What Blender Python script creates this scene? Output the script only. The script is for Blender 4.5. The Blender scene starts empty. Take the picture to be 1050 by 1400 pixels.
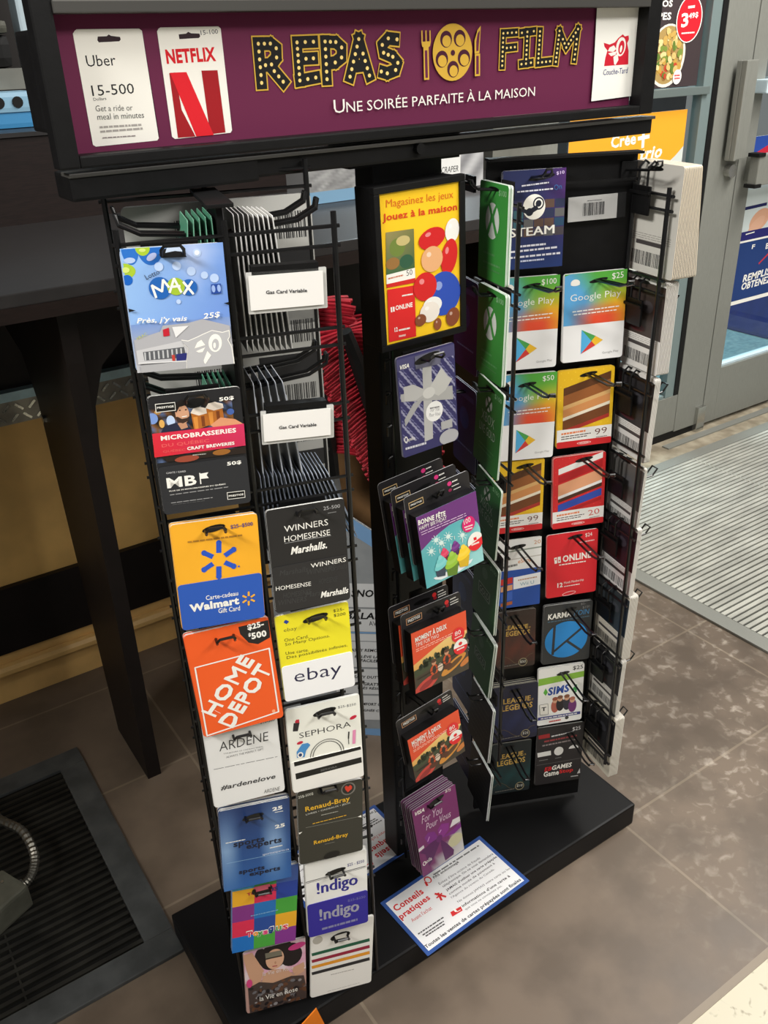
import bpy, bmesh, math, random
from mathutils import Vector as V, Matrix
from mathutils.geometry import tessellate_polygon
random.seed(7)
C = bpy.context.scene
COL = C.collection
# ------------------------------------------------------------------ camera
F_PX, CX, CY = 1200.0, 525.0, 700.0          # 1050 x 1400 frame
UP = -V((85, 2275, F_PX)).normalized()        # world up seen in camera axes (x right, y down, z forward)
XA = V((2075, -738, F_PX)); XA = (XA - UP*XA.dot(UP)).normalized()
YA = UP.cross(XA)
if YA.z < 0: YA = -YA
CAM = V((0, 0, 1.32))
def c2w(q): return V((XA.dot(q), YA.dot(q), UP.dot(q)))
def ray(px, py): return c2w(V((px-CX, py-CY, F_PX)).normalized())
cd = bpy.data.cameras.new('camera'); cam = bpy.data.objects.new('camera', cd); COL.objects.link(cam)
cx_, cy_, cz_ = c2w(V((1, 0, 0))), c2w(V((0, -1, 0))), c2w(V((0, 0, -1)))
cam.matrix_world = Matrix(((cx_.x, cy_.x, cz_.x, CAM.x), (cx_.y, cy_.y, cz_.y, CAM.y), (cx_.z, cy_.z, cz_.z, CAM.z), (0, 0, 0, 1)))
cd.sensor_fit = 'VERTICAL'; cd.sensor_height = 36; cd.lens = 36*F_PX/1400; cd.clip_start = .02
C.camera = cam
# ------------------------------------------------------------------ light
C.view_settings.view_transform = 'Standard'; C.view_settings.look = 'None'
C.view_settings.exposure = 0.0; C.view_settings.gamma = 1; C.view_settings.use_curve_mapping = False
w = bpy.data.worlds.new('store_ambient'); C.world = w; w.use_nodes = True
w.node_tree.nodes['Background'].inputs[0].default_value = (1.0, .97, .93, 1)
w.node_tree.nodes['Background'].inputs[1].default_value = .21
def area(name, loc, target, sx, sy, power, col=(1, .965, .915)):
    l = bpy.data.lights.new(name, 'AREA'); l.shape = 'RECTANGLE'; l.size = sx; l.size_y = sy; l.energy = power; l.color = col
    o = bpy.data.objects.new(name, l); COL.objects.link(o); o.location = loc
    o.rotation_euler = (V(target)-V(loc)).to_track_quat('-Z', 'Y').to_euler(); return o
area('ceiling_and_fill_light', (1.05, -1.3, 2.75), (.7, .2, .4), 1.2, .5, 44)
area('ceiling_and_fill_light', (2.0, -.2, 2.8), (1.8, .4, 0), .5, 1.4, 47)
area('ceiling_and_fill_light', (2.6, .9, 2.8), (2.3, 1.2, 0), 1.2, .4, 60)
la = area('ceiling_and_fill_light', (-1.5, .35, 2.6), (.72, .85, .75), .9, .3, 6.5); la.data.spread = math.radians(50)  # added fill without a real fixture, brightens the left-facing green cards
area('vestibule_light', (2.9, 3.4, 2.7), (2.9, 3.4, 0), 1.4, 1.0, 110, (.8, .95, 1))
# ------------------------------------------------------------------ planes through pixels
def hit(px, py, p0, nn):
    d = ray(px, py); return CAM + d*((V(p0)-CAM).dot(nn)/d.dot(nn))
def atz(px, py, z): return hit(px, py, (0, 0, z), V((0, 0, 1)))
def aty(px, py, y): return hit(px, py, (0, y, 0), V((0, 1, 0)))
def udir(ang): a = math.radians(ang); return V((math.cos(a), math.sin(a), 0))
def onp(px, py, p0, ang):
    u = udir(ang); return hit(px, py, p0, V((-u.y, u.x, 0)))
def lin(c):
    return tuple(((x/255)/12.92 if x/255 <= .04045 else ((x/255+.055)/1.055)**2.4) for x in c)
# ------------------------------------------------------------------ materials
def mat(name, col, rough=.5, metal=0, spec=.5, noise=0, nscale=30, bump=0, bscale=80, stretch=None, col2=None, coords='Object'):
    m = bpy.data.materials.new(name); m.use_nodes = True; nt = m.node_tree; b = nt.nodes['Principled BSDF']
    b.inputs['Roughness'].default_value = rough; b.inputs['Metallic'].default_value = metal; b.inputs['Specular IOR Level'].default_value = spec
    c = lin(col); tc = nt.nodes.new('ShaderNodeTexCoord'); mp = nt.nodes.new('ShaderNodeMapping'); nt.links.new(tc.outputs[coords], mp.inputs[0])
    if stretch: mp.inputs['Scale'].default_value = stretch
    nz = nt.nodes.new('ShaderNodeTexNoise'); nz.inputs['Scale'].default_value = nscale; nz.inputs['Detail'].default_value = 5
    nt.links.new(mp.outputs[0], nz.inputs['Vector'])
    rp = nt.nodes.new('ShaderNodeValToRGB'); nt.links.new(nz.outputs['Fac'], rp.inputs[0])
    a = lin(col2) if col2 else tuple(x*(1-noise) for x in c)
    z = c if col2 else tuple(min(1, x*(1+noise)) for x in c)
    rp.color_ramp.elements[0].position = .35; rp.color_ramp.elements[1].position = .65
    rp.color_ramp.elements[0].color = (*a, 1); rp.color_ramp.elements[1].color = (*z, 1)
    nt.links.new(rp.outputs[0], b.inputs['Base Color'])
    if bump:
        n2 = nt.nodes.new('ShaderNodeTexNoise'); n2.inputs['Scale'].default_value = bscale; nt.links.new(mp.outputs[0], n2.inputs['Vector'])
        bp = nt.nodes.new('ShaderNodeBump'); bp.inputs['Strength'].default_value = bump; bp.inputs['Distance'].default_value = .002
        nt.links.new(n2.outputs['Fac'], bp.inputs['Height']); nt.links.new(bp.outputs[0], b.inputs['Normal'])
    return m
def print_mat(name, rough, spec=.4):
    m = bpy.data.materials.new(name); m.use_nodes = True; nt = m.node_tree; b = nt.nodes['Principled BSDF']
    at = nt.nodes.new('ShaderNodeAttribute'); at.attribute_name = 'Ink'
    nz = nt.nodes.new('ShaderNodeTexNoise'); nz.inputs['Scale'].default_value = 60
    mr = nt.nodes.new('ShaderNodeMapRange'); mr.inputs['To Min'].default_value = rough-.05; mr.inputs['To Max'].default_value = rough+.05
    nt.links.new(nz.outputs['Fac'], mr.inputs['Value']); nt.links.new(mr.outputs[0], b.inputs['Roughness'])
    nt.links.new(at.outputs['Color'], b.inputs['Base Color']); b.inputs['Specular IOR Level'].default_value = spec
    return m
M = {}
M['print'] = print_mat('printed_card', .42)
M['paper'] = print_mat('printed_paper', .6, .25)
M['black'] = mat('black_powder_coat', (9, 9, 10), .5, 0, .25, .25, 60, .04, 300)
M['wire'] = mat('black_coated_wire', (12, 12, 13), .3, 0, .5, .2, 90)
M['base'] = mat('black_base_laminate', (11, 11, 12), .5, 0, .25, .3, 14, .1, 60, None, (9, 9, 10))
M['wood'] = mat('dark_brown_laminate', (30, 20, 17), .5, 0, .3, .25, 40, 0, 0, (1, 12, 12))
M['strip'] = mat('dull_grey_strip', (66, 65, 62), .45, .2)
M['counter'] = mat('charcoal_counter_top', (46, 44, 44), .4, 0, .4, .12, 25, 0, 0, (1, 10, 1))
M['dark'] = mat('black_brown_panel', (20, 14, 12), .5, 0, .3, .2, 20)
M['gold'] = mat('mustard_wall_panel', (228, 184, 110), .5, 0, .4, .12, 8, .05, 30)
M['goldtrim'] = mat('mustard_trim', (222, 180, 112), .4, 0, .4, .1, 12)
M['plate'] = mat('diamond_plate_steel', (158, 154, 142), .35, .4, .5, .2, 30)
M['pale'] = mat('pale_blue_edge', (196, 230, 236), .5, 0, .4, .1, 30)
M['alu'] = mat('brushed_aluminium', (136, 137, 130), .45, .2, .5, .08, 60, 0, 0, (14, 14, .6))
M['aludark'] = mat('weathered_aluminium', (128, 128, 120), .5, .45, .5, .15, 12)
M['rubber'] = mat('black_rubber', (14, 14, 14), .6, 0, .3, .2, 50)
M['chrome'] = mat('polished_steel', (190, 190, 185), .2, .9, .5, .05, 20)
M['red'] = mat('red_bristle', (150, 24, 38), .55, 0, .3, .3, 60)
M['tube'] = mat('grey_handle_tube', (120, 122, 124), .35, .5, .5, .1, 40)
M['card'] = mat('grey_cardboard', (134, 138, 140), .7, 0, .2, .05, 40)
M['tan'] = mat('tan_cardboard', (128, 96, 62), .7, 0, .2, .1, 40)
M['grate'] = mat('dark_floor_grate_frame', (78, 80, 80), .4, .3, .45, .25, 18)
M['slat'] = mat('black_grate_slat', (36, 35, 31), .5, .2, .4, .4, 20)
M['pit'] = mat('grate_pit', (8, 8, 7), .8, 0, .2, .3, 20)
M['matbar'] = mat('worn_mat_bar', (186, 186, 176), .42, .3, .5, .18, 7, 0, 0, (1, 3, 1))
M['mesh'] = mat('flexible_steel_conduit', (110, 108, 100), .35, .8, .5, .2, 50)
M['box'] = mat('grey_junction_box', (84, 84, 74), .5, .2, .4, .15, 40)
M['orange'] = mat('orange_paper', (238, 130, 30), .6, 0, .3, .06, 30)
M['bluebin'] = mat('blue_plastic', (26, 46, 120), .45, 0, .4, .1, 20)
M['vest'] = mat('vestibule_floor', (128, 160, 164), .5, 0, .4, .12, 60, 0, 0, None, (100, 134, 142))
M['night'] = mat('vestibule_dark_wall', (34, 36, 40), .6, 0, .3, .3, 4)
M['sill'] = mat('worn_sill_concrete', (168, 158, 138), .6, 0, .3, .0, 16, .1, 60, None, (128, 118, 100))
M['whitep'] = mat('pale_plastic', (196, 214, 222), .4, 0, .4, .05, 20)
def glass(name, tint, rough=0):
    m = bpy.data.materials.new(name); m.use_nodes = True; nt = m.node_tree; nt.nodes.remove(nt.nodes['Principled BSDF'])
    out = nt.nodes['Material Output']; t = nt.nodes.new('ShaderNodeBsdfTransparent'); t.inputs[0].default_value = (*tint, 1)
    g = nt.nodes.new('ShaderNodeBsdfGlossy'); g.inputs['Roughness'].default_value = rough
    fr = nt.nodes.new('ShaderNodeMath'); fr.operation = 'MULTIPLY_ADD'; lw = nt.nodes.new('ShaderNodeLayerWeight'); lw.inputs[0].default_value = .3; nt.links.new(lw.outputs['Facing'], fr.inputs[0]); fr.inputs[1].default_value = .18; fr.inputs[2].default_value = .03; mx = nt.nodes.new('ShaderNodeMixShader')
    nt.links.new(fr.outputs[0], mx.inputs[0]); nt.links.new(t.outputs[0], mx.inputs[1]); nt.links.new(g.outputs[0], mx.inputs[2]); nt.links.new(mx.outputs[0], out.inputs[0]); return m
M['glass'] = glass('door_glass', (.9, .96, .97)); M['clear'] = glass('clear_plastic_sleeve', (.88, .88, .88), .15)
# ------------------------------------------------------------------ objects
def tag(o, label=None, cat=None, group=None, kind=None):
    if label and len(label.split()) > 16: print('LONG', label)
    if label: o['label'] = label
    if cat: o['category'] = cat
    if group: o['group'] = group
    if kind: o['kind'] = kind
    return o
def empty(name, loc, label, cat, group=None):
    o = bpy.data.objects.new(name, None); COL.objects.link(o); o.location = loc; o.empty_display_size = .02; return tag(o, label, cat, group)
class MB:
    """collects boxes, tubes and prisms in world coordinates, linked as ONE mesh"""
    def __init__(s): s.bm = bmesh.new()
    def box(s, x0, y0, z0, x1, y1, z1):
        return s.obox(V(((x0+x1)/2, (y0+y1)/2, (z0+z1)/2)), V((1, 0, 0)), V((0, 1, 0)), V((0, 0, 1)), x1-x0, y1-y0, z1-z0)
    def obox(s, c, u, v, n_, a, b, d):
        c = V(c); vs = [s.bm.verts.new(c+u*(i*a/2)+v*(j*b/2)+n_*(k*d/2)) for i in (-1, 1) for j in (-1, 1) for k in (-1, 1)]
        for f in ((0, 1, 3, 2), (4, 6, 7, 5), (0, 4, 5, 1), (2, 3, 7, 6), (0, 2, 6, 4), (1, 5, 7, 3)): s.bm.faces.new([vs[i] for i in f])
        return s
    def tube(s, pts, r, n=7, closed=False):
        pts = [V(p) for p in pts]; rings = []; L = len(pts); prev = None
        for i, p in enumerate(pts):
            if closed: t = (pts[(i+1) % L]-pts[i-1]).normalized()
            else: t = (pts[min(i+1, L-1)]-pts[max(i-1, 0)]).normalized()
            a = prev if prev else (V((0, 0, 1)) if abs(t.z) < .9 else V((1, 0, 0)))
            a = (a-t*a.dot(t)).normalized(); prev = a; b = t.cross(a)
            rr_ = r[i] if isinstance(r, (list, tuple)) else r
            rings.append([s.bm.verts.new(p+a*(rr_*math.cos(2*math.pi*k/n))+b*(rr_*math.sin(2*math.pi*k/n))) for k in range(n)])
        for i in range(L if closed else L-1):
            A, B = rings[i], rings[(i+1) % L]
            for k in range(n): s.bm.faces.new((A[k], A[(k+1) % n], B[(k+1) % n], B[k]))
        if not closed: s.bm.faces.new(rings[0][::-1]); s.bm.faces.new(rings[-1])
        return s
    def prism(s, poly, d):
        d = V(d); a = [s.bm.verts.new(V(p)) for p in poly]; b = [s.bm.verts.new(V(p)+d) for p in poly]
        s.bm.faces.new(a[::-1]); s.bm.faces.new(b)
        for i in range(len(a)): j = (i+1) % len(a); s.bm.faces.new((a[i], a[j], b[j], b[i]))
        return s
    def build(s, name, m, parent=None, origin=None, bevel=0, smooth=False):
        bmesh.ops.recalc_face_normals(s.bm, faces=s.bm.faces[:])
        if bevel: bmesh.ops.bevel(s.bm, geom=s.bm.edges[:], offset=bevel, segments=2, affect='EDGES', profile=.7)
        if origin is None:
            if parent is not None: origin = org(parent)
            else:
                vs = s.bm.verts; xs = [v.co.x for v in vs]; ys = [v.co.y for v in vs]; zs = [v.co.z for v in vs]
                origin = V(((min(xs)+max(xs))/2, (min(ys)+max(ys))/2, min(zs)))
        origin = V(origin)
        for v in s.bm.verts: v.co -= origin
        me = bpy.data.meshes.new(name); s.bm.to_mesh(me); s.bm.free(); me.materials.append(m)
        if smooth:
            for p in me.polygons: p.use_smooth = True
        o = bpy.data.objects.new(name, me); COL.objects.link(o)
        if parent is not None: o.parent = parent
        else: o.location = origin
        ORG[o.name] = origin
        return o
ORG = {}
def org(o): return ORG.get(o.name, V(o.location))
# ------------------------------------------------------------------ text outlines (built-in font)
_tc = {}
def text_mesh(s, bold=0, shear=0):
    k = (s, bold, shear)
    if k in _tc: return _tc[k]
    cu = bpy.data.curves.new('lettering', 'FONT'); cu.body = s; cu.size = 1; cu.offset = bold; cu.shear = shear; cu.space_character = 1+max(0, bold)*1.6; cu.resolution_u = 2; cu.fill_mode = 'FRONT'
    o = bpy.data.objects.new('lettering', cu); COL.objects.link(o)
    dg = bpy.context.evaluated_depsgraph_get(); dg.update(); me = bpy.data.meshes.new_from_object(o.evaluated_get(dg))
    vs = [(v.co.x, v.co.y) for v in me.vertices]; fs = [tuple(p.vertices) for p in me.polygons]
    bpy.data.objects.remove(o); bpy.data.curves.remove(cu); bpy.data.meshes.remove(me)
    x0 = min(v[0] for v in vs); x1 = max(v[0] for v in vs); y0 = min(v[1] for v in vs); y1 = max(v[1] for v in vs)
    _tc[k] = ([((x-x0)/(x1-x0), (y-y0)/(y1-y0)) for x, y in vs], fs); return _tc[k]
def rrect(w_, h_, r, n=4, a0=0, b0=0):
    r = min(r, w_/2, h_/2)
    if r <= 0: return [(a0, b0), (a0+w_, b0), (a0+w_, b0+h_), (a0, b0+h_)]
    out = []
    for cx, cy, s0 in ((w_-r, r, -90), (w_-r, h_-r, 0), (r, h_-r, 90), (r, r, 180)):
        for i in range(n+1):
            a = math.radians(s0+90*i/n); out.append((a0+cx+r*math.cos(a), b0+cy+r*math.sin(a)))
    return out
class Frame:
    """a flat rectangle standing in space: origin top-left, u right, v down, n towards the viewer side"""
    def __init__(s, O, u, v, n_, w_, h_): s.O, s.u, s.v, s.n, s.w, s.h = V(O), u, v, n_, w_, h_
    def P(s, a, b, k=0): return s.O+s.u*a+s.v*b+s.n*k
def fit(quad, p0, nn):
    """rectangle best matching four photo corners (TL, TR, BR, BL) on the plane p0/nn"""
    q = [hit(x, y, p0, nn) for x, y in quad]; u = ((q[1]-q[0])+(q[2]-q[3])).normalized(); n_ = V(nn).normalized()
    if n_.dot(CAM-V(p0)) < 0: n_ = -n_
    v = n_.cross(u)*-1
    if v.dot(q[3]-q[0]) < 0: v = -v
    c = (q[0]+q[1]+q[2]+q[3])/4
    w_ = ((q[1]-q[0]).dot(u)+(q[2]-q[3]).dot(u))/2; h_ = ((q[3]-q[0]).dot(v)+(q[2]-q[1]).dot(v))/2
    return Frame(c-u*w_/2-v*h_/2, u, v, n_, w_, h_)
class Art:
    def __init__(s, fr, crop, lift=.00012, step=.00003):
        s.f = fr; s.crop = crop; s.k = lift; s.step = step; s.vs = []; s.fs = []; s.cs = []
    def p(s, x, y):
        ox, oy, sc = s.crop; q = hit(ox+x/sc, oy+y/sc, s.f.O, s.f.n)-s.f.O; return (q.dot(s.f.u), q.dot(s.f.v))
    def N(s, u, v): return (u*s.f.w, v*s.f.h)
    def _add(s, pts, faces, cols, k=None):
        if k is None: k = s.k; s.k += s.step
        b = len(s.vs); s.vs += [s.f.P(a, c, k) for a, c in pts]
        for i, f in enumerate(faces):
            s.fs.append([b+j for j in f]); s.cs.append(cols if isinstance(cols[0], (int, float)) else [cols[j] for j in f] if len(cols) == len(pts) else cols[i])
    def loc(s, pts, col):
        # keep the print inside the sheet it is printed on
        for ax, lim, sg in ((0, 0, 1), (0, s.f.w, -1), (1, 0, 1), (1, s.f.h, -1)):
            out = []
            for i, q in enumerate(pts):
                p = pts[i-1]; dp, dq = (p[ax]-lim)*sg, (q[ax]-lim)*sg
                if (dp < 0) != (dq < 0): t = dp/(dp-dq); out.append((p[0]+(q[0]-p[0])*t, p[1]+(q[1]-p[1])*t))
                if dq >= 0: out.append(q)
            pts = out
            if len(pts) < 3: return
        if len(pts) > 4:
            t = tessellate_polygon([[V((a, b, 0)) for a, b in pts]]); s._add(pts, [tuple(x) for x in t], col)
        else: s._add(pts, [tuple(range(len(pts)))], col)
    def poly(s, pts, col): s.loc([s.p(*q) for q in pts], col)
    def npoly(s, pts, col): s.loc([s.N(*q) for q in pts], col)
    def grad(s, pts, cols): s._add([s.p(*q) for q in pts], [(0, 1, 2, 3)], cols)
    def ngrid(s, u0, v0, u1, v1, nx, ny, fn):
        pts = [s.N(u0+(u1-u0)*i/nx, v0+(v1-v0)*j/ny) for j in range(ny+1) for i in range(nx+1)]
        cols = [fn(i/nx, j/ny) for j in range(ny+1) for i in range(nx+1)]
        s._add(pts, [(j*(nx+1)+i, j*(nx+1)+i+1, (j+1)*(nx+1)+i+1, (j+1)*(nx+1)+i) for j in range(ny) for i in range(nx)], cols)
    def band(s, v0, v1, col, u0=0, u1=1): s.npoly([(u0, v0), (u1, v0), (u1, v1), (u0, v1)], col)
    def rband(s, v0, v1, col, r=.003, u0=0, u1=1):
        s.loc(rrect((u1-u0)*s.f.w, (v1-v0)*s.f.h, r, 3, u0*s.f.w, v0*s.f.h), col)
    def ell(s, cx, cy, rx, ry, col, rot=0, n=20, a0=0, a1=360):
        c = s.p(cx, cy); sx = math.dist(s.p(cx+10, cy), c)/10*rx; sy = math.dist(s.p(cx, cy+10), c)/10*ry; s._ell(c, sx, sy, col, rot, n, a0, a1)
    def nell(s, u, v, ru, rv, col, rot=0, n=20, a0=0, a1=360): s._ell(s.N(u, v), ru*s.f.w, rv*s.f.w, col, rot, n, a0, a1)
    def _ell(s, c, sx, sy, col, rot, n, a0, a1):
        r = math.radians(rot); pts = []; full = a1-a0 >= 360
        for i in range(n if full else n+1):
            a = math.radians(a0+(a1-a0)*i/n); x, y = sx*math.cos(a), sy*math.sin(a)
            pts.append((c[0]+x*math.cos(r)-y*math.sin(r), c[1]+x*math.sin(r)+y*math.cos(r)))
        s.loc(pts, col)
    def line(s, x0, y0, x1, y1, w_, col, sq=0): s._line(s.p(x0, y0), s.p(x1, y1), w_*math.dist(s.p(x0+5, y0), s.p(x0-5, y0))/10, col, sq)
    def nline(s, u0, v0, u1, v1, w_, col): s._line(s.N(u0, v0), s.N(u1, v1), w_*s.f.w, col, 0)
    def _line(s, a, b, w_, col, sq):
        d = V((b[0]-a[0], b[1]-a[1])).normalized(); m = V((-d.y, d.x))*(w_/2); e = d*(w_/2)*sq
        s.loc([(a[0]+m.x-e.x, a[1]+m.y-e.y), (b[0]+m.x+e.x, b[1]+m.y+e.y), (b[0]-m.x+e.x, b[1]-m.y+e.y), (a[0]-m.x-e.x, a[1]-m.y-e.y)], col)
    def _text(s, st, a, b, h_, col, bold, shear, up=None):
        vs, fs = text_mesh(st, bold, shear); d = V((b[0]-a[0], b[1]-a[1])); m = V((d.y, -d.x)).normalized()*h_
        s._add([(a[0]+d.x*x+m.x*y, a[1]+d.y*x+m.y*y) for x, y in vs], fs, col)
    def T(s, st, x0, y0, x1, y1, h_, col, bold=.012, shear=0):
        a, b = s.p(x0, y0), s.p(x1, y1); h_ *= .92; L = math.hypot(x1-x0, y1-y0); nx, ny = (y1-y0)/L*h_, -(x1-x0)/L*h_
        s._text(st, a, b, math.dist(s.p(x0+nx, y0+ny), a), col, bold, shear)
    def NT(s, st, u0, v0, u1, v1, h_, col, bold=.012, shear=0): s._text(st, s.N(u0, v0), s.N(u1, v1), h_*s.f.w, col, bold, shear)
    def fine(s, x0, y0, x1, y1, w_, col, seed=1):
        """a run of illegible small print"""
        r = random.Random(seed); t = 0
        while t < 1:
            e = min(1, t+r.uniform(.05, .16)); s.line(x0+(x1-x0)*t, y0+(y1-y0)*t, x0+(x1-x0)*e, y0+(y1-y0)*e, w_, col); s.k -= s.step; t = e+.02
        s.k += s.step
    def nfine(s, u0, v0, u1, v1, w_, col, seed=1):
        r = random.Random(seed); t = 0
        while t < 1:
            e = min(1, t+r.uniform(.05, .16)); s.nline(u0+(u1-u0)*t, v0+(v1-v0)*t, u0+(u1-u0)*e, v0+(v1-v0)*e, w_, col); s.k -= s.step; t = e+.02
        s.k += s.step
    def bars(s, u0, v0, u1, v1, col=(20, 20, 20), seed=3):
        r = random.Random(seed); t = u0
        while t < u1: w_ = r.choice((.006, .01, .015))*1.2; s.npoly([(t, v0), (min(t+w_, u1), v0), (min(t+w_, u1), v1), (t, v1)], col); s.k -= s.step; t += w_+r.choice((.007, .012, .018))
        s.k += s.step
    def slab(s, th, rad, col, edge=(225, 225, 220), back=(215, 214, 208), h=None):
        pts = rrect(s.f.w, h or s.f.h, rad); n = len(pts); t = [tuple(x) for x in tessellate_polygon([[V((a, b, 0)) for a, b in pts]])]
        s._add(pts, t, col, 0); s._add(pts, t, back, -th)
        b = len(s.vs); s.vs += [s.f.P(a, c, 0) for a, c in pts]+[s.f.P(a, c, -th) for a, c in pts]
        for i in range(n): j = (i+1) % n; s.fs.append([b+i, b+j, b+n+j, b+n+i]); s.cs.append(edge)
    def solid(s, pts, k0, k1, col, side=None):
        """a raised block printed all over: pts in local (a, b)"""
        n = len(pts); t = [tuple(x) for x in tessellate_polygon([[V((a, b, 0)) for a, b in pts]])]
        s._add(pts, t, col, k1); s._add(pts, t, side or col, k0)
        b = len(s.vs); s.vs += [s.f.P(a, c, k0) for a, c in pts]+[s.f.P(a, c, k1) for a, c in pts]
        for i in range(n): j = (i+1) % n; s.fs.append([b+i, b+j, b+n+j, b+n+i]); s.cs.append(side or col)
    def build(s, name, parent=None, m=None, origin=None):
        if origin is None: origin = org(parent) if parent is not None else s.f.P(s.f.w/2, s.f.h, 0)
        origin = V(origin); me = bpy.data.meshes.new(name); me.from_pydata([v-origin for v in s.vs], [], s.fs)
        ca = me.color_attributes.new('Ink', 'FLOAT_COLOR', 'CORNER'); flat = []
        for f, c in zip(s.fs, s.cs):
            if isinstance(c[0], (int, float)): flat += [*lin(c), 1.0]*len(f)
            else:
                for q in c: flat += [*lin(q), 1.0]
        ca.data.foreach_set('color', flat); me.materials.append(m or M['print'])
        o = bpy.data.objects.new(name, me); COL.objects.link(o)
        if parent is not None: o.parent = parent
        else: o.location = origin
        ORG[o.name] = origin; return o
def mix(a, b, t):
    t = max(0, min(1, t)); return tuple(x+(y-x)*t for x, y in zip(a, b))
K3 = (140, 240, 2.763); K4 = (480, 200, 3.1818); K5 = (640, 200, 3.28125); K6 = (640, 480, 3.28125); K7 = (640, 780, 4.038); K8 = (180, 480, 3.088)
B1 = (230, 820, 3.5); B2 = (260, 1060, 3.75); B3 = (480, 620, 4.118); B4 = (480, 920, 3.5); S1 = (0, 0, 2); S2 = (525, 0, 2); D7 = (780, 0, 3.5); D8 = (820, 380, 2.69)
M1 = (320, 10, 4.375); M2 = (560, 10, 3.088); LT = (150, 320, 5.526); MBc = (190, 520, 6.5625); CN = (480, 1060, 4.0385); SN = (470, 680, 4.12); LV = (320, 1270, 5.25); BF = (520, 690, 5.187)
PX = (0, 0, 1)
WHITE = (240, 238, 230); BLK = (20, 20, 20); GREY = (120, 120, 120)
# ================================================================== the setting
def floor_mat():
    m = bpy.data.materials.new('brown_floor_tiles'); m.use_nodes = True; nt = m.node_tree; L = nt.links; b = nt.nodes['Principled BSDF']
    tc = nt.nodes.new('ShaderNodeTexCoord'); mp = nt.nodes.new('ShaderNodeMapping'); L.new(tc.outputs['Object'], mp.inputs[0])
    mp.inputs['Location'].default_value = (-.415, -.11, 0)
    br = nt.nodes.new('ShaderNodeTexBrick'); L.new(mp.outputs[0], br.inputs[0]); br.offset = 0
    for k, v in (('Scale', 1), ('Mortar Size', .0028), ('Mortar Smooth', .2), ('Bias', 0), ('Brick Width', .6), ('Row Height', .33)): br.inputs[k].default_value = v
    br.inputs['Color1'].default_value = (*lin((108, 94, 80)), 1); br.inputs['Color2'].default_value = (*lin((101, 88, 75)), 1); br.inputs['Mortar'].default_value = (*lin((128, 115, 98)), 1)
    n1 = nt.nodes.new('ShaderNodeTexNoise'); n1.inputs['Scale'].default_value = 9; n1.inputs['Detail'].default_value = 6
    n2 = nt.nodes.new('ShaderNodeTexNoise'); n2.inputs['Scale'].default_value = 42; n2.inputs['Detail'].default_value = 3; n2.inputs['Distortion'].default_value = .5
    L.new(tc.outputs['Object'], n1.inputs[0]); L.new(tc.outputs['Object'], n2.inputs[0])
    # salt smears, only in the walking lane to the right of the stand
    sp = nt.nodes.new('ShaderNodeSeparateXYZ'); L.new(tc.outputs['Object'], sp.inputs[0])
    lane = nt.nodes.new('ShaderNodeMapRange'); L.new(sp.outputs['X'], lane.inputs['Value']); lane.inputs['From Min'].default_value = .85; lane.inputs['From Max'].default_value = 1.25
    r2 = nt.nodes.new('ShaderNodeValToRGB'); L.new(n2.outputs['Fac'], r2.inputs[0]); r2.color_ramp.elements[0].position = .52; r2.color_ramp.elements[1].position = .70
    r1 = nt.nodes.new('ShaderNodeValToRGB'); L.new(n1.outputs['Fac'], r1.inputs[0]); r1.color_ramp.elements[0].position = .38; r1.color_ramp.elements[1].position = .60
    a = nt.nodes.new('ShaderNodeMath'); a.operation = 'MULTIPLY'; L.new(r1.outputs[0], a.inputs[0]); L.new(r2.outputs[0], a.inputs[1])
    a2 = nt.nodes.new('ShaderNodeMath'); a2.operation = 'MULTIPLY'; L.new(a.outputs[0], a2.inputs[0]); L.new(lane.outputs[0], a2.inputs[1])
    a3 = nt.nodes.new('ShaderNodeMath'); a3.operation = 'MULTIPLY'; L.new(a2.outputs[0], a3.inputs[0]); a3.inputs[1].default_value = .62
    mx = nt.nodes.new('ShaderNodeMix'); mx.data_type = 'RGBA'; L.new(a3.outputs[0], mx.inputs[0]); L.new(br.outputs['Color'], mx.inputs[6]); mx.inputs[7].default_value = (*lin((176, 166, 152)), 1)
    m2 = nt.nodes.new('ShaderNodeMix'); m2.data_type = 'RGBA'; m2.blend_type = 'MULTIPLY'; m2.inputs[0].default_value = .35; L.new(mx.outputs[2], m2.inputs[6]); L.new(n1.outputs['Color'], m2.inputs[7])
    hs = nt.nodes.new('ShaderNodeMix'); hs.data_type = 'RGBA'; hs.blend_type = 'MULTIPLY'; hs.inputs[0].default_value = .3; L.new(mx.outputs[2], hs.inputs[6]); L.new(r1.outputs[0], hs.inputs[7])
    L.new(hs.outputs[2], b.inputs['Base Color'])
    rr_ = nt.nodes.new('ShaderNodeMapRange'); L.new(n1.outputs['Fac'], rr_.inputs['Value']); rr_.inputs['To Min'].default_value = .28; rr_.inputs['To Max'].default_value = .6; L.new(rr_.outputs[0], b.inputs['Roughness'])
    bp = nt.nodes.new('ShaderNodeBump'); bp.inputs['Strength'].default_value = .12; bp.inputs['Distance'].default_value = .002; L.new(n2.outputs['Fac'], bp.inputs['Height']); L.new(bp.outputs[0], b.inputs['Normal'])
    return m
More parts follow.
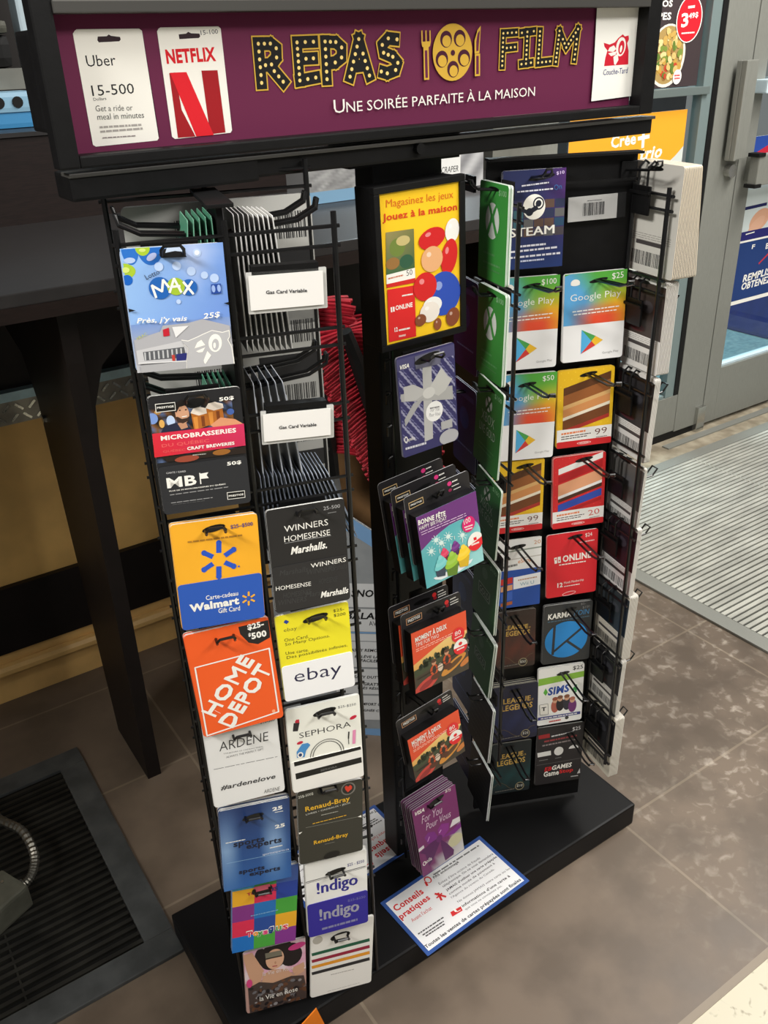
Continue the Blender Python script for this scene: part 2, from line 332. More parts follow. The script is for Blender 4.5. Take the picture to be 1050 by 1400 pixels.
def cream_mat():
    m = bpy.data.materials.new('speckled_cream_tile'); m.use_nodes = True; nt = m.node_tree; L = nt.links; b = nt.nodes['Principled BSDF']
    tc = nt.nodes.new('ShaderNodeTexCoord'); vo = nt.nodes.new('ShaderNodeTexNoise'); vo.inputs['Scale'].default_value = 45; vo.inputs['Distortion'].default_value = .8; L.new(tc.outputs['Object'], vo.inputs[0])
    r = nt.nodes.new('ShaderNodeValToRGB'); L.new(vo.outputs['Fac'], r.inputs[0]); r.color_ramp.elements[0].position = .3; r.color_ramp.elements[1].position = .42
    r.color_ramp.elements[0].color = (*lin((128, 120, 98)), 1); r.color_ramp.elements[1].color = (*lin((188, 181, 158)), 1); L.new(r.outputs[0], b.inputs['Base Color']); b.inputs['Roughness'].default_value = .4
    return m
def struct(mb, name, m, **k): return tag(mb.build(name, m, **k), kind='structure')
struct(MB().box(-1.5, .437, -.06, 4.2, 2.0, 0), 'floor', floor_mat(), origin=(0, 0, 0))
struct(MB().box(-1.5, -2.5, -.06, 4.2, .437, 0), 'floor_cream', cream_mat(), origin=(0, 0, 0))
struct(MB().box(.4, .437, 0, 4.2, .449, .0012), 'trim_1', mat('grey_edge_strip', (132, 120, 104), .5))
struct(MB().box(1.5, 2.0, -.06, 6.5, 6.5, 0), 'floor_vestibule', M['vest'])
# counter wall: mustard cladding with dark bands, stacked strips each with its own depth
struct(MB().box(-1.5, 1.875, .0, 1.62, 1.96, .95), 'wall_back', M['dark'])  # near-black colour carries the shade under the counter
struct(MB().box(-1.5, 1.855, .655, 1.6, 1.875, .705), 'trim_2', M['plate'])
struct(MB().box(-1.5, 1.85, .705, 1.6, 1.875, .724), 'trim_3', M['pale'])
struct(MB().box(-1.5, 1.86, .292, 1.6, 1.875, .655), 'trim_4', M['gold'])
struct(MB().box(-1.5, 1.845, .129, 1.6, 1.875, .292), 'trim_5', M['dark'])
tb = MB().box(-1.5, 1.85, .0, 1.6, 1.875, .129); tb.tube([(-1.5, 1.845, .088), (1.6, 1.845, .088)], .016, 10); struct(tb, 'baseboard_back', M['goldtrim'])
# raised lozenges of the tread plate
lz = MB()
for i in range(44):
    for j in range(2):
        x = .12+i*.026+(j*.013); z = .668+j*.022; s_ = 1 if (i+j) % 2 else -1
        u = V((math.cos(s_*.75), 0, math.sin(s_*.75))); lz.obox((x, 1.854, z), u, V((0, 1, 0)), u.cross(V((0, 1, 0))), .02, .003, .005)
struct(lz, 'trim_6', M['chrome'])
# the counter: a continuous top with apron, its back board and profiled legs
ctr = empty('counter', (.4, 1.6, 0), 'dark brown wooden counter along the mustard wall behind the card stand', 'counter')
MB().box(-1.2, 1.352, 1.006, 1.62, 1.97, 1.026).build('counter_top', M['counter'], ctr, bevel=.002)
MB().box(-1.2, 1.350, .984, 1.62, 1.372, 1.006).build('apron', M['wood'], ctr)
MB().box(-1.2, 1.97, 1.006, 1.62, 1.99, 1.190).build('back_board', M['wood'], ctr)
MB().box(-1.2, 1.965, 1.190, 1.62, 2.2, 1.198).build('ledge', M['counter'], ctr)
def leg(x):
    pr = [(1.415, 0), (1.60, 0), (1.655, .76), (1.70, .84), (1.84, .88), (1.84, 1.006), (1.374, 1.006), (1.374, .90), (1.385, .78)]
    l = MB().prism([(x-.014, y, z) for y, z in pr], (.028, 0, 0)).build('leg', M['dark'], ctr)
    MB().prism([(px_, 1.39, pz_) for px_, pz_ in ((x+.014, .74), (x+.022, .82), (x+.045, .885), (x+.09, .925), (x+.17, .94), (x+.17, 1.006), (x+.014, 1.006))], (0, .022, 0)).build('bracket', M['dark'], ctr)
    b_ = MB(); c = V((x-.016, 1.62, .735)); b_.tube([c+V((-.004, 0, 0)), c+V((.004, 0, 0))], .008, 6); b_.build('bolt', M['chrome'], l)
leg(.33); leg(1.25)
# things standing on the ledge behind the banner
tub = empty('tub', (.40, 2.12, 1.198), 'pale blue plastic tub with dark oval marks on the ledge at far left', 'tub')
MB().box(.22, 2.09, 1.198, .525, 2.16, 1.265).build('tub_body', mat('blue_tub_plastic', (70, 150, 205), .4), tub, bevel=.01)
t2 = MB().box(.215, 2.085, 1.228, .53, 2.165, 1.268).build('tub_rim', mat('pale_tub_rim', (150, 195, 222), .4), tub, bevel=.01)
tm = MB()
for x in (.455, .492): tm.tube([(x, 2.0845, 1.248), (x+.0001, 2.083, 1.248)], .011, 14)
tm.build('dark_oval', M['rubber'], t2)
dsp = empty('dispenser', (.42, 2.25, 1.18), 'grey countertop dispenser with a pale upright post at far left', 'dispenser')
MB().box(.2, 2.17, 1.27, .62, 2.3, 1.31).build('tray', M['aludark'], dsp)
MB().box(.3, 2.2, 1.31, .53, 2.3, 1.375).build('dispenser_body', M['rubber'], dsp, bevel=.02)
MB().box(.44, 2.18, 1.375, .525, 2.3, 1.40).build('lid', M['box'], dsp, bevel=.01)
MB().box(.555, 2.2, 1.31, .60, 2.26, 1.62).build('upright', M['whitep'], dsp, bevel=.006)
MB().box(.485, 2.177, 1.383, .50, 2.181, 1.391).build('lamp', mat('amber_lens', (220, 180, 40), .4), dsp)
struct(MB().box(-1.5, 2.45, 0, 1.66, 2.5, 2.8), 'wall_back_upper', mat('dark_store_wall', (38, 34, 32), .6, 0, .3, .2, 6))
# ------------------------------------------------------------------ storefront
Yd = 1.93
def bars(name, m, *bx, bevel=.002, parent=None):
    b_ = MB()
    for q in bx: b_.box(*q)
    return b_.build(name, m, parent, bevel=bevel)
pst = struct(MB().box(1.63, 1.91, 0, 1.80, 1.99, 2.6), 'trim_7', M['aludark'])
d1 = bars('door_1', M['alu'], (2.545, 1.92, .03, 2.695, 1.965, 2.6), (1.80, 1.92, .03, 1.875, 1.965, 2.6), (1.875, 1.922, .035, 2.545, 1.963, .175)); tag(d1, kind='structure')
bars('mid_rail', mat('green_grey_aluminium', (120, 132, 130), .4, .4), (1.875, 1.915, 1.165, 2.5, 1.966, 1.187), parent=d1)
bars('glazing_bead', mat('teal_grey_bead', (130, 146, 146), .4, .3), (2.478, 1.925, .175, 2.522, 1.96, 2.6), (1.875, 1.925, .175, 2.47, 1.96, .187), parent=d1)
bars('gasket', M['rubber'], (2.522, 1.922, .178, 2.546, 1.962, 2.6), parent=d1, bevel=0)
bars('pane', M['glass'], (1.875, 1.945, .187, 2.478, 1.948, 2.6), parent=d1, bevel=0)
bars('dark_gap_strip', M['rubber'], (1.80, 1.925, .004, 2.69, 1.96, .034), parent=d1, bevel=0)  # added black strip standing in for the shaded gap under the door
hg = bars('pivot_hinge', M['chrome'], (2.655, 1.905, .0, 2.70, 1.925, .10), parent=d1); 
lk = MB(); lk.tube([(2.645, 1.925, .93), (2.645, 1.897, .93)], .021, 16); lk.build('lock_cylinder', M['chrome'], d1)
d2 = bars('door_2', M['alu'], (2.70, 1.92, .02, 2.775, 1.965, 2.6), (2.775, 1.92, .02, 4.1, 1.965, .228)); tag(d2, kind='structure')
bars('glazing_bead', M['whitep'], (2.775, 1.928, .228, 4.1, 1.958, .238), parent=d2)
bars('pane', M['glass'], (2.775, 1.945, .238, 4.1, 1.948, 2.6), parent=d2, bevel=0)
# pull plate and push bar, on the stile between the two leaves
pp = [aty(*q, 1.9) for q in ((1019, 82), (1038, 80), (1019, 219), (997, 219))]
zt, zb = pp[0].z, pp[3].z
hp = bars('pull_plate', M['alu'], (2.60, 1.886, zb, 2.685, 1.905, zt), parent=d1, bevel=.004)
bars('plate_lip', M['alu'], (2.60, 1.868, zb, 2.612, 1.886, zt), parent=hp, bevel=.003)
q0 = aty(1022, 214, 1.86); q1 = aty(1015, 257, 1.86)
pb = bars('push_bar', M['alu'], (2.71, 1.85, q1.z, 4.0, 1.885, q0.z), parent=d2, bevel=.004)
bars('end_cap', M['rubber'], (2.70, 1.846, q0.z-.006, 2.735, 1.889, q0.z+.006), (2.70, 1.846, q1.z-.006, 2.735, 1.889, q1.z+.006), parent=pb)
bars('bracket', M['alu'], (2.74, 1.885, q1.z+.01, 2.77, 1.925, q0.z-.01), parent=pb)
q2 = aty(1040, 118, 1.9); bars('upper_bracket', M['whitep'], (2.72, 1.87, q2.z-.02, 2.95, 1.92, q2.z+.02), parent=d2, bevel=.004)
struct(MB().box(1.64, 1.80, 0, 4.2, 2.03, .004), 'trim_8', M['sill'])
struct(MB().box(2.45, 1.86, .004, 4.2, 1.89, .009), 'trim_9', M['alu'])
# beyond the glass
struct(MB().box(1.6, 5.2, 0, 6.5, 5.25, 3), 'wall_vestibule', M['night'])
bn = empty('bin', (4.3, 2.45, 0), 'blue plastic bin standing outside beyond the glass door', 'bin')
bb = MB().box(3.87, 2.2, .0, 4.8, 2.72, .30); bb.build('bin_body', M['bluebin'], bn, bevel=.02)
bars('rim', M['bluebin'], (3.84, 2.17, .30, 4.83, 2.75, .35), parent=bn, bevel=.012)
bars('upper_box', M['bluebin'], (3.95, 2.25, .35, 4.75, 2.7, .75), parent=bn, bevel=.02)
sh = empty('shelving', (3.2, 4.5, 0), 'dark stacked shelving far beyond the glass door', 'shelving')
for k in range(6):
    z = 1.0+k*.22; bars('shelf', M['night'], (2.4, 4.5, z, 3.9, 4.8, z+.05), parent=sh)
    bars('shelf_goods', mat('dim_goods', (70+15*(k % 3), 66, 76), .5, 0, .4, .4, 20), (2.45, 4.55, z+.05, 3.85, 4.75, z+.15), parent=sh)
# ------------------------------------------------------------------ flat posters on the glass
def sheet(name, label, cat, x0, z0, x1, z1, y, col, fn, th=.0012, m='paper'):
    fr = Frame((x0, y, z1), V((1, 0, 0)), V((0, 0, -1)), V((0, -1, 0)), x1-x0, z1-z0); a = Art(fr, PX); a.slab(th, .001, col, WHITE); fn(a)
    return tag(a.build(name, m=M[m]), label, cat)
def soup(a):
    a.crop = D7
    r = random.Random(4)
    a.T('DE NOS', 345, 35, 487, 33, 36, WHITE, .03); a.T('SOUPES', 328, 98, 480, 95, 40, WHITE, .03)
    a.ell(462, 268, 86, 150, (226, 220, 206), 12, 30); a.ell(462, 265, 76, 138, (168, 140, 84), 12, 30)
    for k in range(70):
        an = r.uniform(0, 6.28); q = math.sqrt(r.random()); x, y = 462+62*q*math.cos(an), 262+112*q*math.sin(an)
        c = r.choice([(206, 178, 110), (222, 200, 140), (190, 150, 70), (96, 120, 50), (120, 140, 60), (186, 70, 44), (150, 110, 60)])
        if y < 215: c = r.choice([(214, 188, 120), (226, 204, 144), (196, 160, 84)])
        a.ell(x, y, r.uniform(7, 16), r.uniform(8, 20), c, r.uniform(0, 180), 9)
    a.ell(566, 92, 61, 112, WHITE, 8, 30); a.ell(566, 92, 57, 107, (212, 30, 44), 8, 30)
    a.T('3', 526, 134, 560, 126, 66, WHITE, .03); a.T('49$', 562, 94, 607, 86, 30, WHITE, .03)
    a.fine(560, 35, 592, 31, 7, WHITE, 3); a.fine(528, 160, 590, 155, 4, WHITE, 5)
    a.ell(507, 368, 20, 35, WHITE, 8, 20); a.fine(494, 362, 520, 360, 5, (200, 40, 50), 2); a.fine(494, 376, 520, 374, 5, (200, 40, 50), 7)
z_ = aty(880, 126, 1.94).z
sheet('poster', 'dark brown poster of a soup bowl with a red price circle behind the glass', 'poster', 1.90, 1.19, 2.468, 1.80, 1.943, (62, 52, 54), soup)
def orange(a):
    a.crop = D7
    a.npoly([(1.0, .20), (.93, .25), (.80, .32), (.66, .36), (.5, .38), (0, .38), (0, 1), (1, 1)], (208, 214, 208))
    a.T('Crée', 192, 712, 312, 690, 60, WHITE, .03); a.line(352, 590, 345, 708, 13, WHITE); a.line(322, 664, 378, 652, 12, WHITE); a.T('trio', 330, 772, 436, 752, 60, WHITE, .03, .2)
    a.npoly([(.62, .93), (1, .88), (1, 1), (.62, 1)], (240, 214, 70))
    for k in range(14):
        a.nell(.3+random.random()*.4, .45+random.random()*.3, .03+.03*random.random(), .02+.03*random.random(), random.choice([(214, 150, 120), (196, 96, 70), (226, 190, 160), (160, 70, 50)]))
sheet('poster', 'orange and pale grey poster with white brush lettering behind the glass', 'poster', 1.94, .60, 2.44, 1.125, 1.943, (240, 166, 44), orange)
def fuel(a):
    a.crop = D7
    a.band(.0, .12, (44, 76, 160)); a.band(.12, .30, (206, 220, 226)); a.npoly([(.02, .10), (.2, .03), (.2, .16)], (200, 40, 60))
    a.band(.30, .56, (210, 220, 220))
    a.nell(.16, .49, .08, .05, (222, 170, 140), -20); a.nell(.14, .52, .07, .03, (226, 178, 150), -30); a.nline(.03, .405, .2, .40, .015, (30, 36, 90))
    a.band(.545, .60, (40, 40, 110)); a.band(.60, .612, WHITE); a.band(.612, .975, (34, 60, 116))
    a.line(900, 1262, 960, 1200, 5, (190, 50, 60)); a.T('F', 866, 1192, 880, 1190, 20, WHITE, .02); a.T('B', 932, 1192, 948, 1188, 24, WHITE, .02)
    a.T('REMPLISSEZ', 822, 1352, 1010, 1296, 30, WHITE, .03, .15); a.T('OBTENEZ PLUS', 815, 1390, 1030, 1330, 30, WHITE, .03, .15)
    a.line(880, 1110, 838, 1122, 3, WHITE)
sheet('poster', 'navy blue and white fuel poster on the right hand glass door', 'poster', 2.785, .45, 3.5, 1.02, 1.943, WHITE, fuel)
# ------------------------------------------------------------------ floor grates
gr = empty('floor_grate', (-.2, 1.3, 0), 'dark recessed floor grate with thin black slats left of the stand', 'floor grate')
gf = MB(); gx0, gx1, gy0, gy1, fw = -.75, .222, 1.0, 1.592, .05
for q in ((gx0, gy0, 0, gx1, gy0+fw, .008), (gx0, gy1-fw, 0, gx1, gy1, .008), (gx1-fw, gy0+fw, 0, gx1, gy1-fw, .008), (gx0, gy0+fw, 0, gx0+fw, gy1-fw, .008)): gf.box(*q)
gf.build('grate_frame', M['grate'], gr, bevel=.002)
MB().box(gx0+fw, gy0+fw, .0003, gx1-fw, gy1-fw, .0012).build('pit', M['pit'], gr)
gs = MB(); y = gy0+fw+.004
while y < gy1-fw-.006: gs.box(gx0+fw, y, .001, gx1-fw, y+.0075, .0065); y += .0168
for x in (-.02, -.35): gs.box(x, gy0+fw, .0005, x+.003, gy1-fw, .0058)
gs.build('slats', M['slat'], gr)
fm = empty('entrance_mat', (2.5, 1.4, 0), 'ribbed metal entrance mat in front of the glass door', 'mat')
mf = MB(); mf.box(1.69, .2, 0, 1.735, 1.80, .007); mf.box(1.735, 1.755, 0, 4.1, 1.80, .007); mf.build('mat_frame', M['alu'], fm, bevel=.0015)
MB().box(1.735, .2, .0003, 4.1, 1.755, .0012).build('backing', M['pit'], fm)
ms = MB(); y = .21
while y < 1.75: ms.box(1.737, y, .001, 4.1, y+.0122, .006); y += .0178
for x in (2.45, 3.2): ms.box(x, .2, .0008, x+.004, 1.755, .0066)
ms.build('ribs', M['matbar'], fm)
cb = empty('conduit_box', (-.06, 1.24, .007), 'grey junction box with a ribbed steel conduit lying on the dark grate', 'conduit box')
b_ = atz(12, 1232, .03); bx_ = MB().obox((b_.x-.02, b_.y, .033), udir(25), udir(115), V((0, 0, 1)), .09, .07, .05).build('junction_box', M['box'], cb, bevel=.006)
pts = [atz(x, y, z) for x, y, z in ((-60, 1080, .05), (0, 1120, .07), (30, 1136, .075), (46, 1165, .065), (46, 1188, .055), (38, 1204, .048), (24, 1214, .04))]
def spline(p, n=8):
    out = []
    for i in range(len(p)-1):
        a, b, c, d = p[max(i-1, 0)], p[i], p[i+1], p[min(i+2, len(p)-1)]
        for k in range(n):
            t = k/n; out.append(.5*((2*b)+(c-a)*t+(2*a-5*b+4*c-d)*t*t+(3*b-a-3*c+d)*t**3))
    return out+[p[-1]]
sp_ = spline(pts, 10); MB().tube(sp_, [.0072+.0014*(i % 2) for i in range(len(sp_))], 10).build('conduit', M['mesh'], cb)
MB().tube([sp_[-1]-V((.0, 0, .004)), sp_[-1]+(sp_[-2]-sp_[-1]).normalized()*.012], .0105, 10).build('fitting', M['chrome'], cb)
for x, y in ((b_.x-.04, b_.y-.02), (b_.x, b_.y+.02)): MB().tube([(x, y, .056), (x, y, .060)], .003, 8).build('screw', M['chrome'], bx_)
# ------------------------------------------------------------------ brooms in their cardboard floor display
u = udir(-42); nb = V((u.y, -u.x, 0)); nb = nb if nb.y < 0 else -nb; P0 = V((.77, 1.246, 0))
dsplay = empty('broom_display', (.77, 1.30, 0), 'grey cardboard floor display with bilingual snow broom labels behind the stand', 'display box')
zl = lambda s: .54-.70*(s+.033)
fr_poly = [(P0+u*s+V((0, 0, z))) for s, z in ((-.2, 0), (.12, 0), (.12, zl(.12)), (-.2, zl(-.2)))]
MB().prism(fr_poly, -nb*.006).build('front_panel', M['card'], dsplay)
for s in (-.2, .114): MB().prism([P0+u*s-nb*.006, P0+u*s-nb*.24, P0+u*s-nb*.24+V((0, 0, zl(s)+.05)), P0+u*s-nb*.006+V((0, 0, zl(s)))], u*.006).build('side_panel', M['card'], dsplay)
MB().prism([P0-u*.2-nb*.234, P0+u*.12-nb*.234, P0+u*.12-nb*.234+V((0, 0, .72)), P0-u*.2-nb*.234+V((0, 0, .72))], -nb*.006).build('back_panel', M['tan'], dsplay)
fd = Frame(P0+nb*.0004+u*-.2+V((0, 0, .66)), u, V((0, 0, -1)), nb, .32, .66)
a = Art(fd, SN, .0002); blue = (112, 150, 190)
b2 = lambda s, z: (s+.2, .66-z)
a.loc([b2(-.2, zl(-.2)), b2(.12, zl(.12)), b2(.12, zl(.12)-.036), b2(-.2, zl(-.2)-.036)], blue)
lab = (196, 198, 198)
def strip(y0, y1, x0=-40, x1=420, c=lab): a.poly([(x0, y0-3), (x1, y0+8), (x1, y1+8), (x0, y1-3)], c)
strip(485, 618); strip(628, 755); strip(768, 808); strip(812, 955); strip(965, 1105); strip(1115, 1250); strip(757, 766, c=blue); strip(1300, 1340, c=blue)
a.T('SNOW BROOM', 42, 560, 480, 568, 45, BLK, .03, .25); a.T('WITH ICE SCRAPER', 176, 605, 470, 612, 28, (50, 50, 50), 0)
a.T('BALAI À NEIGE', 10, 685, 480, 690, 50, BLK, .03, .25); a.T('AVEC GRATTOIR', 143, 722, 400, 727, 28, (50, 50, 50), 0)
a.ell(262, 775, 42, 30, BLK); a.T('35', 240, 788, 285, 789, 28, WHITE, .02)
a.T('EASILY REMOVE SNOW', 28, 866, 318, 874, 18, BLK, .02, .25); a.T('ENLÈVE LA NEIGE', 62, 902, 288, 908, 19, BLK, .02, .25); a.T('FACILEMENT', 95, 926, 258, 931, 18, BLK, .02, .25)
a.T('HEAVY DUTY SCRAPER', 38, 1016, 322, 1026, 17, BLK, .02, .25); a.T('GRATTOIR', 112, 1058, 245, 1064, 18, BLK, .02, .25); a.T('TRÈS RÉSISTANT', 76, 1078, 284, 1086, 18, BLK, .02, .25)
a.T('COMFORT GRIP HANDLE', 68, 1168, 350, 1180, 17, BLK, .02, .25); a.T('POIGNÉE CONFORT', 72, 1202, 305, 1212, 17, BLK, .02, .25)
a.build('label', dsplay, M['paper'])
def broom(label, base, top, side, lean, s=1.0):
    """one snow broom, bristle head up: grip tube in the box, curved spine, bristles both sides"""
    base, top = V(base), V(top); t = empty('snow_broom', base, label, 'broom', None)
    ax = (top-base); L = ax.length; ax.normalize(); sd = (side-ax*side.dot(ax)).normalized(); ou = ax.cross(sd)
    pth = [base+ax*(L*k/10)+sd*(lean*math.sin(math.pi*k/10)) for k in range(11)]
    MB().tube(pth[:5], .012, 10).build('handle_tube', M['tube'], t)
    fw_ = V((-.55, -.8, .25)).normalized()
    MB().tube([p_+fw_*min(.03, .012*k) for k, p_ in enumerate(pth[4:])], [.014, .018, .019, .018, .016, .013, .010], 8).build('spine', M['rubber'], t)
    b_ = MB(); r = random.Random(len(label))
    for k in range(40):
        f_ = k/39; c = pth[5]+(pth[10]-pth[5])*f_+sd*(lean*math.sin(math.pi*(.5+.5*f_)))
        for sg in (-1, 1):
            for j in (-1.5, -.5, .5, 1.5):
                d = (sd*sg+ax*(-.12+r.uniform(-.05, .05))+ou*(j*.2)).normalized(); ln = (.064+.008*math.sin(f_*3))*r.uniform(.92, 1.05)*s
                b_.tube([c+d*.006+ou*(j*.006), c+d*(ln*.6)+ou*(j*.008), c+d*ln+ou*(j*.010)-ax*.003], [.0024, .0033, .0037], 5)
    tag(b_.build('bristles', M['red'], t), kind='stuff'); return t
def bp(px, py, y): return aty(px, py, y)
broom('red bristle snow broom with a curved black spine, left of the pair', bp(480, 780, 1.33), bp(428, 412, 1.33), V((.93, -.36, 0)), -.01, 1.05)
broom('red bristle snow broom whose black spine shows in front, right of the pair', bp(560, 790, 1.25), bp(474, 452, 1.17), V((.93, -.36, 0)), .02, 1.05)
broom('red bristle snow broom hidden mostly by the yellow framed sign', bp(566, 800, 1.36), bp(520, 430, 1.33), V((.93, -.36, 0)), .01, 1.05)
# ------------------------------------------------------------------ cartons on the counter
def carton(label, q0, q1, y, z0, z1, dep, body, fn, name='carton'):
    x0, x1 = aty(*q0, y).x, aty(*q1, y).x; fr = Frame((x0, y, z1), V((1, 0, 0)), V((0, 0, -1)), V((0, -1, 0)), x1-x0, z1-z0)
    a = Art(fr, PX); a.slab(dep, .001, body, body, body); fn(a); return tag(a.build(name, m=M['paper']), label, 'carton')
def photo_box(a):
    a.ngrid(0, 0, 1, .66, 24, 10, lambda u, v: mix((120, 120, 120), (170, 170, 168), .5+.5*math.sin(u*9+3*math.sin(v*5+u*14))*math.cos(v*7+u*5)))
    a.band(.66, 1, (120, 158, 186)); a.nline(.55, .0, .75, .18, .02, (140, 40, 50)); a.NT('Olympic', .74, .9, .98, .9, .045, WHITE, 0)
carton('grey and blue carton lying on the counter left of the centre post', (421, 240), (535, 226), 1.74, 1.027, 1.10, .1, (150, 150, 150), photo_box)
def scrap_box(a):
    a.band(0, .84, (226, 226, 222), 0, .56); a.ngrid(.56, 0, 1, 1, 12, 10, lambda u, v: mix((130, 130, 132), (190, 190, 190), .5+.5*math.sin(u*7+v*9)))
    a.band(.84, .93, (110, 165, 205), 0, .56); a.band(.93, 1, (60, 60, 62), 0, .56); a.NT('ICE SCRAPER', .0, .62, .52, .62, .085, BLK, .0, .2); a.rband(.68, .82, BLK, .002, .2, .36); a.NT('35', .23, .79, .33, .79, .05, WHITE, .02)
carton('white and grey ice scraper carton on the counter behind the yellow sign', (588, 215), (661, 208), 1.70, 1.027, 1.125, .1, (150, 150, 150), scrap_box)
# folded orange paper on the floor by the stand
ob = MB(); p = [aty(433, 1379, .746), aty(400, 1416, .747), aty(452, 1416, .747)]
q = p[0]; ob.prism([q, p[1], p[2]], V((0, .002, 0))); tag(ob.build('paper_flap', M['orange']), 'bright orange paper flap sticking up at the front of the black base', 'paper')
# ================================================================== the card stand
S0 = V((.625, .90, 0))
rack = empty('card_stand', S0, 'black floor stand with wire panels and a purple header banner', 'display stand')
def rp(mb, name, m, parent=None, **k): return mb.build(name, m, parent or rack, **k)
rp(MB().box(.222, .755, 0, 1.031, 1.04, .05), 'base', M['base'], bevel=.004)
rp(MB().box(.598, .915, .05, .70, .955, 1.26), 'column', M['black'], bevel=.003)
# banner
q = [aty(*p, .88) for p in ((36, 0), (73, 236), (104, 214), (66, 21), (867, 131), (815, 6))]
zT, zB = 1.376, 1.232; xl, xr = .2295, 1.018; il, ir = .249, .9935; izT, izB = 1.356, 1.243
bf = MB()
for g in ((xl, .868, zB, il, .888, zT), (ir, .868, zB, xr, .888, zT), (il, .868, zB, ir, .888, izB), (il, .868, izT+.008, ir, .888, zT)): bf.box(*g)
ban = rp(bf, 'banner_frame', M['black'], bevel=.002)
MB().box(il, .866, izT, ir, .9, izT+.010).build('top_strip', M['strip'], ban, bevel=.001)
MB().box(.2295, .888, 1.262, .249, .934, 1.345).build('side_bracket', M['black'], ban, bevel=.004)
MB().box(il, .8892, izB, ir, .925, izT).build('banner_back', M['black'], ban)
MB().box(.56, .905, 1.2, .72, .95, 1.26).build('neck', M['black'], ban, bevel=.002)
fb = Frame((il, .8885, izT), V((1, 0, 0)), V((0, 0, -1)), V((0, -1, 0)), ir-il, izT-izB)
a = Art(fb, S1); a.slab(.0008, 0, (102, 33, 68))
GOLD, GLO = (212, 170, 62), (244, 214, 130)
# two hanging cards printed on the banner
a.crop = S1
def cardprint(TL, TR, BR, BL): a.poly([TL, TR, BR, BL], (246, 243, 234))
a.poly([(206, 80), (382, 77), (390, 90), (436, 372), (428, 384), (262, 402), (252, 394), (200, 94)], (60, 16, 44)); 
a.poly([(204, 84), (209, 80), (380, 78), (388, 84), (434, 378), (430, 384), (262, 401), (254, 396), (199, 92)], (246, 243, 234))
a.poly([(267, 100), (292, 99), (297, 94), (303, 98), (328, 101), (330, 108), (326, 113), (270, 116), (266, 110)], (50, 34, 40))
a.T('Uber', 238, 183, 318, 179, 34, (30, 30, 32), .0); a.T('15-500', 253, 263, 368, 256, 32, (40, 40, 40), .0); a.T('Dollars', 256, 276, 291, 273, 9, (60, 60, 60), .0)
a.T('Get a ride or', 262, 305, 363, 302, 18, (60, 60, 60), -.005); a.T('meal in minutes', 267, 328, 394, 322, 18, (60, 60, 60), -.005)
a.fine(272, 348, 386, 341, 5, (170, 165, 160), 3); a.fine(274, 360, 390, 351, 5, (170, 165, 160), 5); a.fine(280, 377, 370, 371, 3, (150, 140, 140), 6)
a.poly([(433, 78), (438, 75), (596, 72), (603, 78), (634, 356), (630, 363), (478, 380), (470, 374), (429, 86)], (246, 243, 234))
a.poly([(488, 94), (508, 92), (514, 87), (522, 91), (545, 92), (547, 100), (543, 104), (490, 107)], (50, 34, 40))
a.T('15-100', 549, 96, 596, 92, 14, (40, 40, 60), .0); a.T('NETFLIX', 456, 175, 591, 167, 43, (216, 26, 38), .04)
RD, RD2 = (222, 30, 42), (160, 22, 30)
a.poly([(462, 200), (478, 198), (496, 300), (534, 373), (486, 377)], RD2); a.poly([(550, 193), (594, 192), (616, 362), (574, 367)], RD2); a.poly([(464, 199), (509, 197), (584, 369), (536, 373)], RD)
def marq(crop, strokes, wg, wb, dots, rd):
    a.crop = crop
    for col, w_ in ((GOLD, wg), (BLK, wb)):
        for st in strokes:
            for (x0, y0), (x1, y1) in zip(st, st[1:]): a.line(x0, y0, x1, y1, w_, col, 1 if len(st) < 3 else .55); a.k -= a.step*.9
    a.k += a.step*3
    done = []
    for st in strokes:
        for (x0, y0), (x1, y1) in zip(st, st[1:]):
            L = math.hypot(x1-x0, y1-y0); n_ = max(1, round(L/dots))
            for i in range(n_+1):
                x, y = x0+(x1-x0)*i/n_, y0+(y1-y0)*i/n_
                if all(math.hypot(x-c, y-d) > dots*.62 for c, d in done): a.ell(x, y, rd, rd*1.25, GLO, 0, 10); a.k -= a.step; done.append((x, y))
    a.k += a.step*2
marq(M1, [[(143, 218), (163, 452)], [(143, 218), (215, 217), (250, 245), (252, 300), (222, 342), (150, 350)], [(212, 350), (292, 445)]], 78, 64, 44, 9.5)
marq(M1, [[(374, 210), (391, 438)], [(374, 210), (472, 206)], [(383, 310), (472, 305)], [(391, 438), (486, 420)]], 72, 58, 40, 9.5)
marq(M1, [[(541, 205), (553, 430)], [(541, 205), (605, 208), (640, 240), (640, 300), (602, 330), (548, 337)]], 72, 58, 42, 9.5)
marq(M1, [[(742, 190), (690, 415)], [(742, 190), (806, 408)], [(716, 355), (775, 348)]], 70, 56, 44, 9.5)
marq(M1, [[(970, 192), (918, 186), (882, 225), (890, 272), (945, 296), (975, 332), (962, 375), (912, 395), (876, 384)]], 70, 56, 36, 9.5)
marq(M2, [[(392, 110), (387, 246)], [(392, 110), (446, 106)], [(390, 174), (440, 168)]], 30, 23, 20, 4.2)
marq(M2, [[(493, 104), (487, 238)], [(470, 108), (520, 101)], [(468, 240), (508, 234)]], 30, 23, 20, 4.2)
marq(M2, [[(546, 102), (538, 234)], [(538, 234), (588, 228)]], 30, 23, 20, 4.2)
marq(M2, [[(628, 100), (612, 230)], [(628, 100), (656, 170)], [(656, 170), (706, 92)], [(706, 92), (690, 220)]], 28, 21, 20, 4.2)
a.crop = M2
a.ell(177, 191, 83, 121, GOLD, 0, 40)
for x, y, rx, ry in ((149, 135, 25, 36), (206, 131, 25, 36), (131, 219, 26, 36), (224, 214, 26, 36), (178, 261, 24, 35)): a.ell(x, y, rx, ry, (70, 22, 44), 20 if x > 180 else -20); a.ell(x+2, y+8, rx*.72, ry*.68, GOLD, 20)
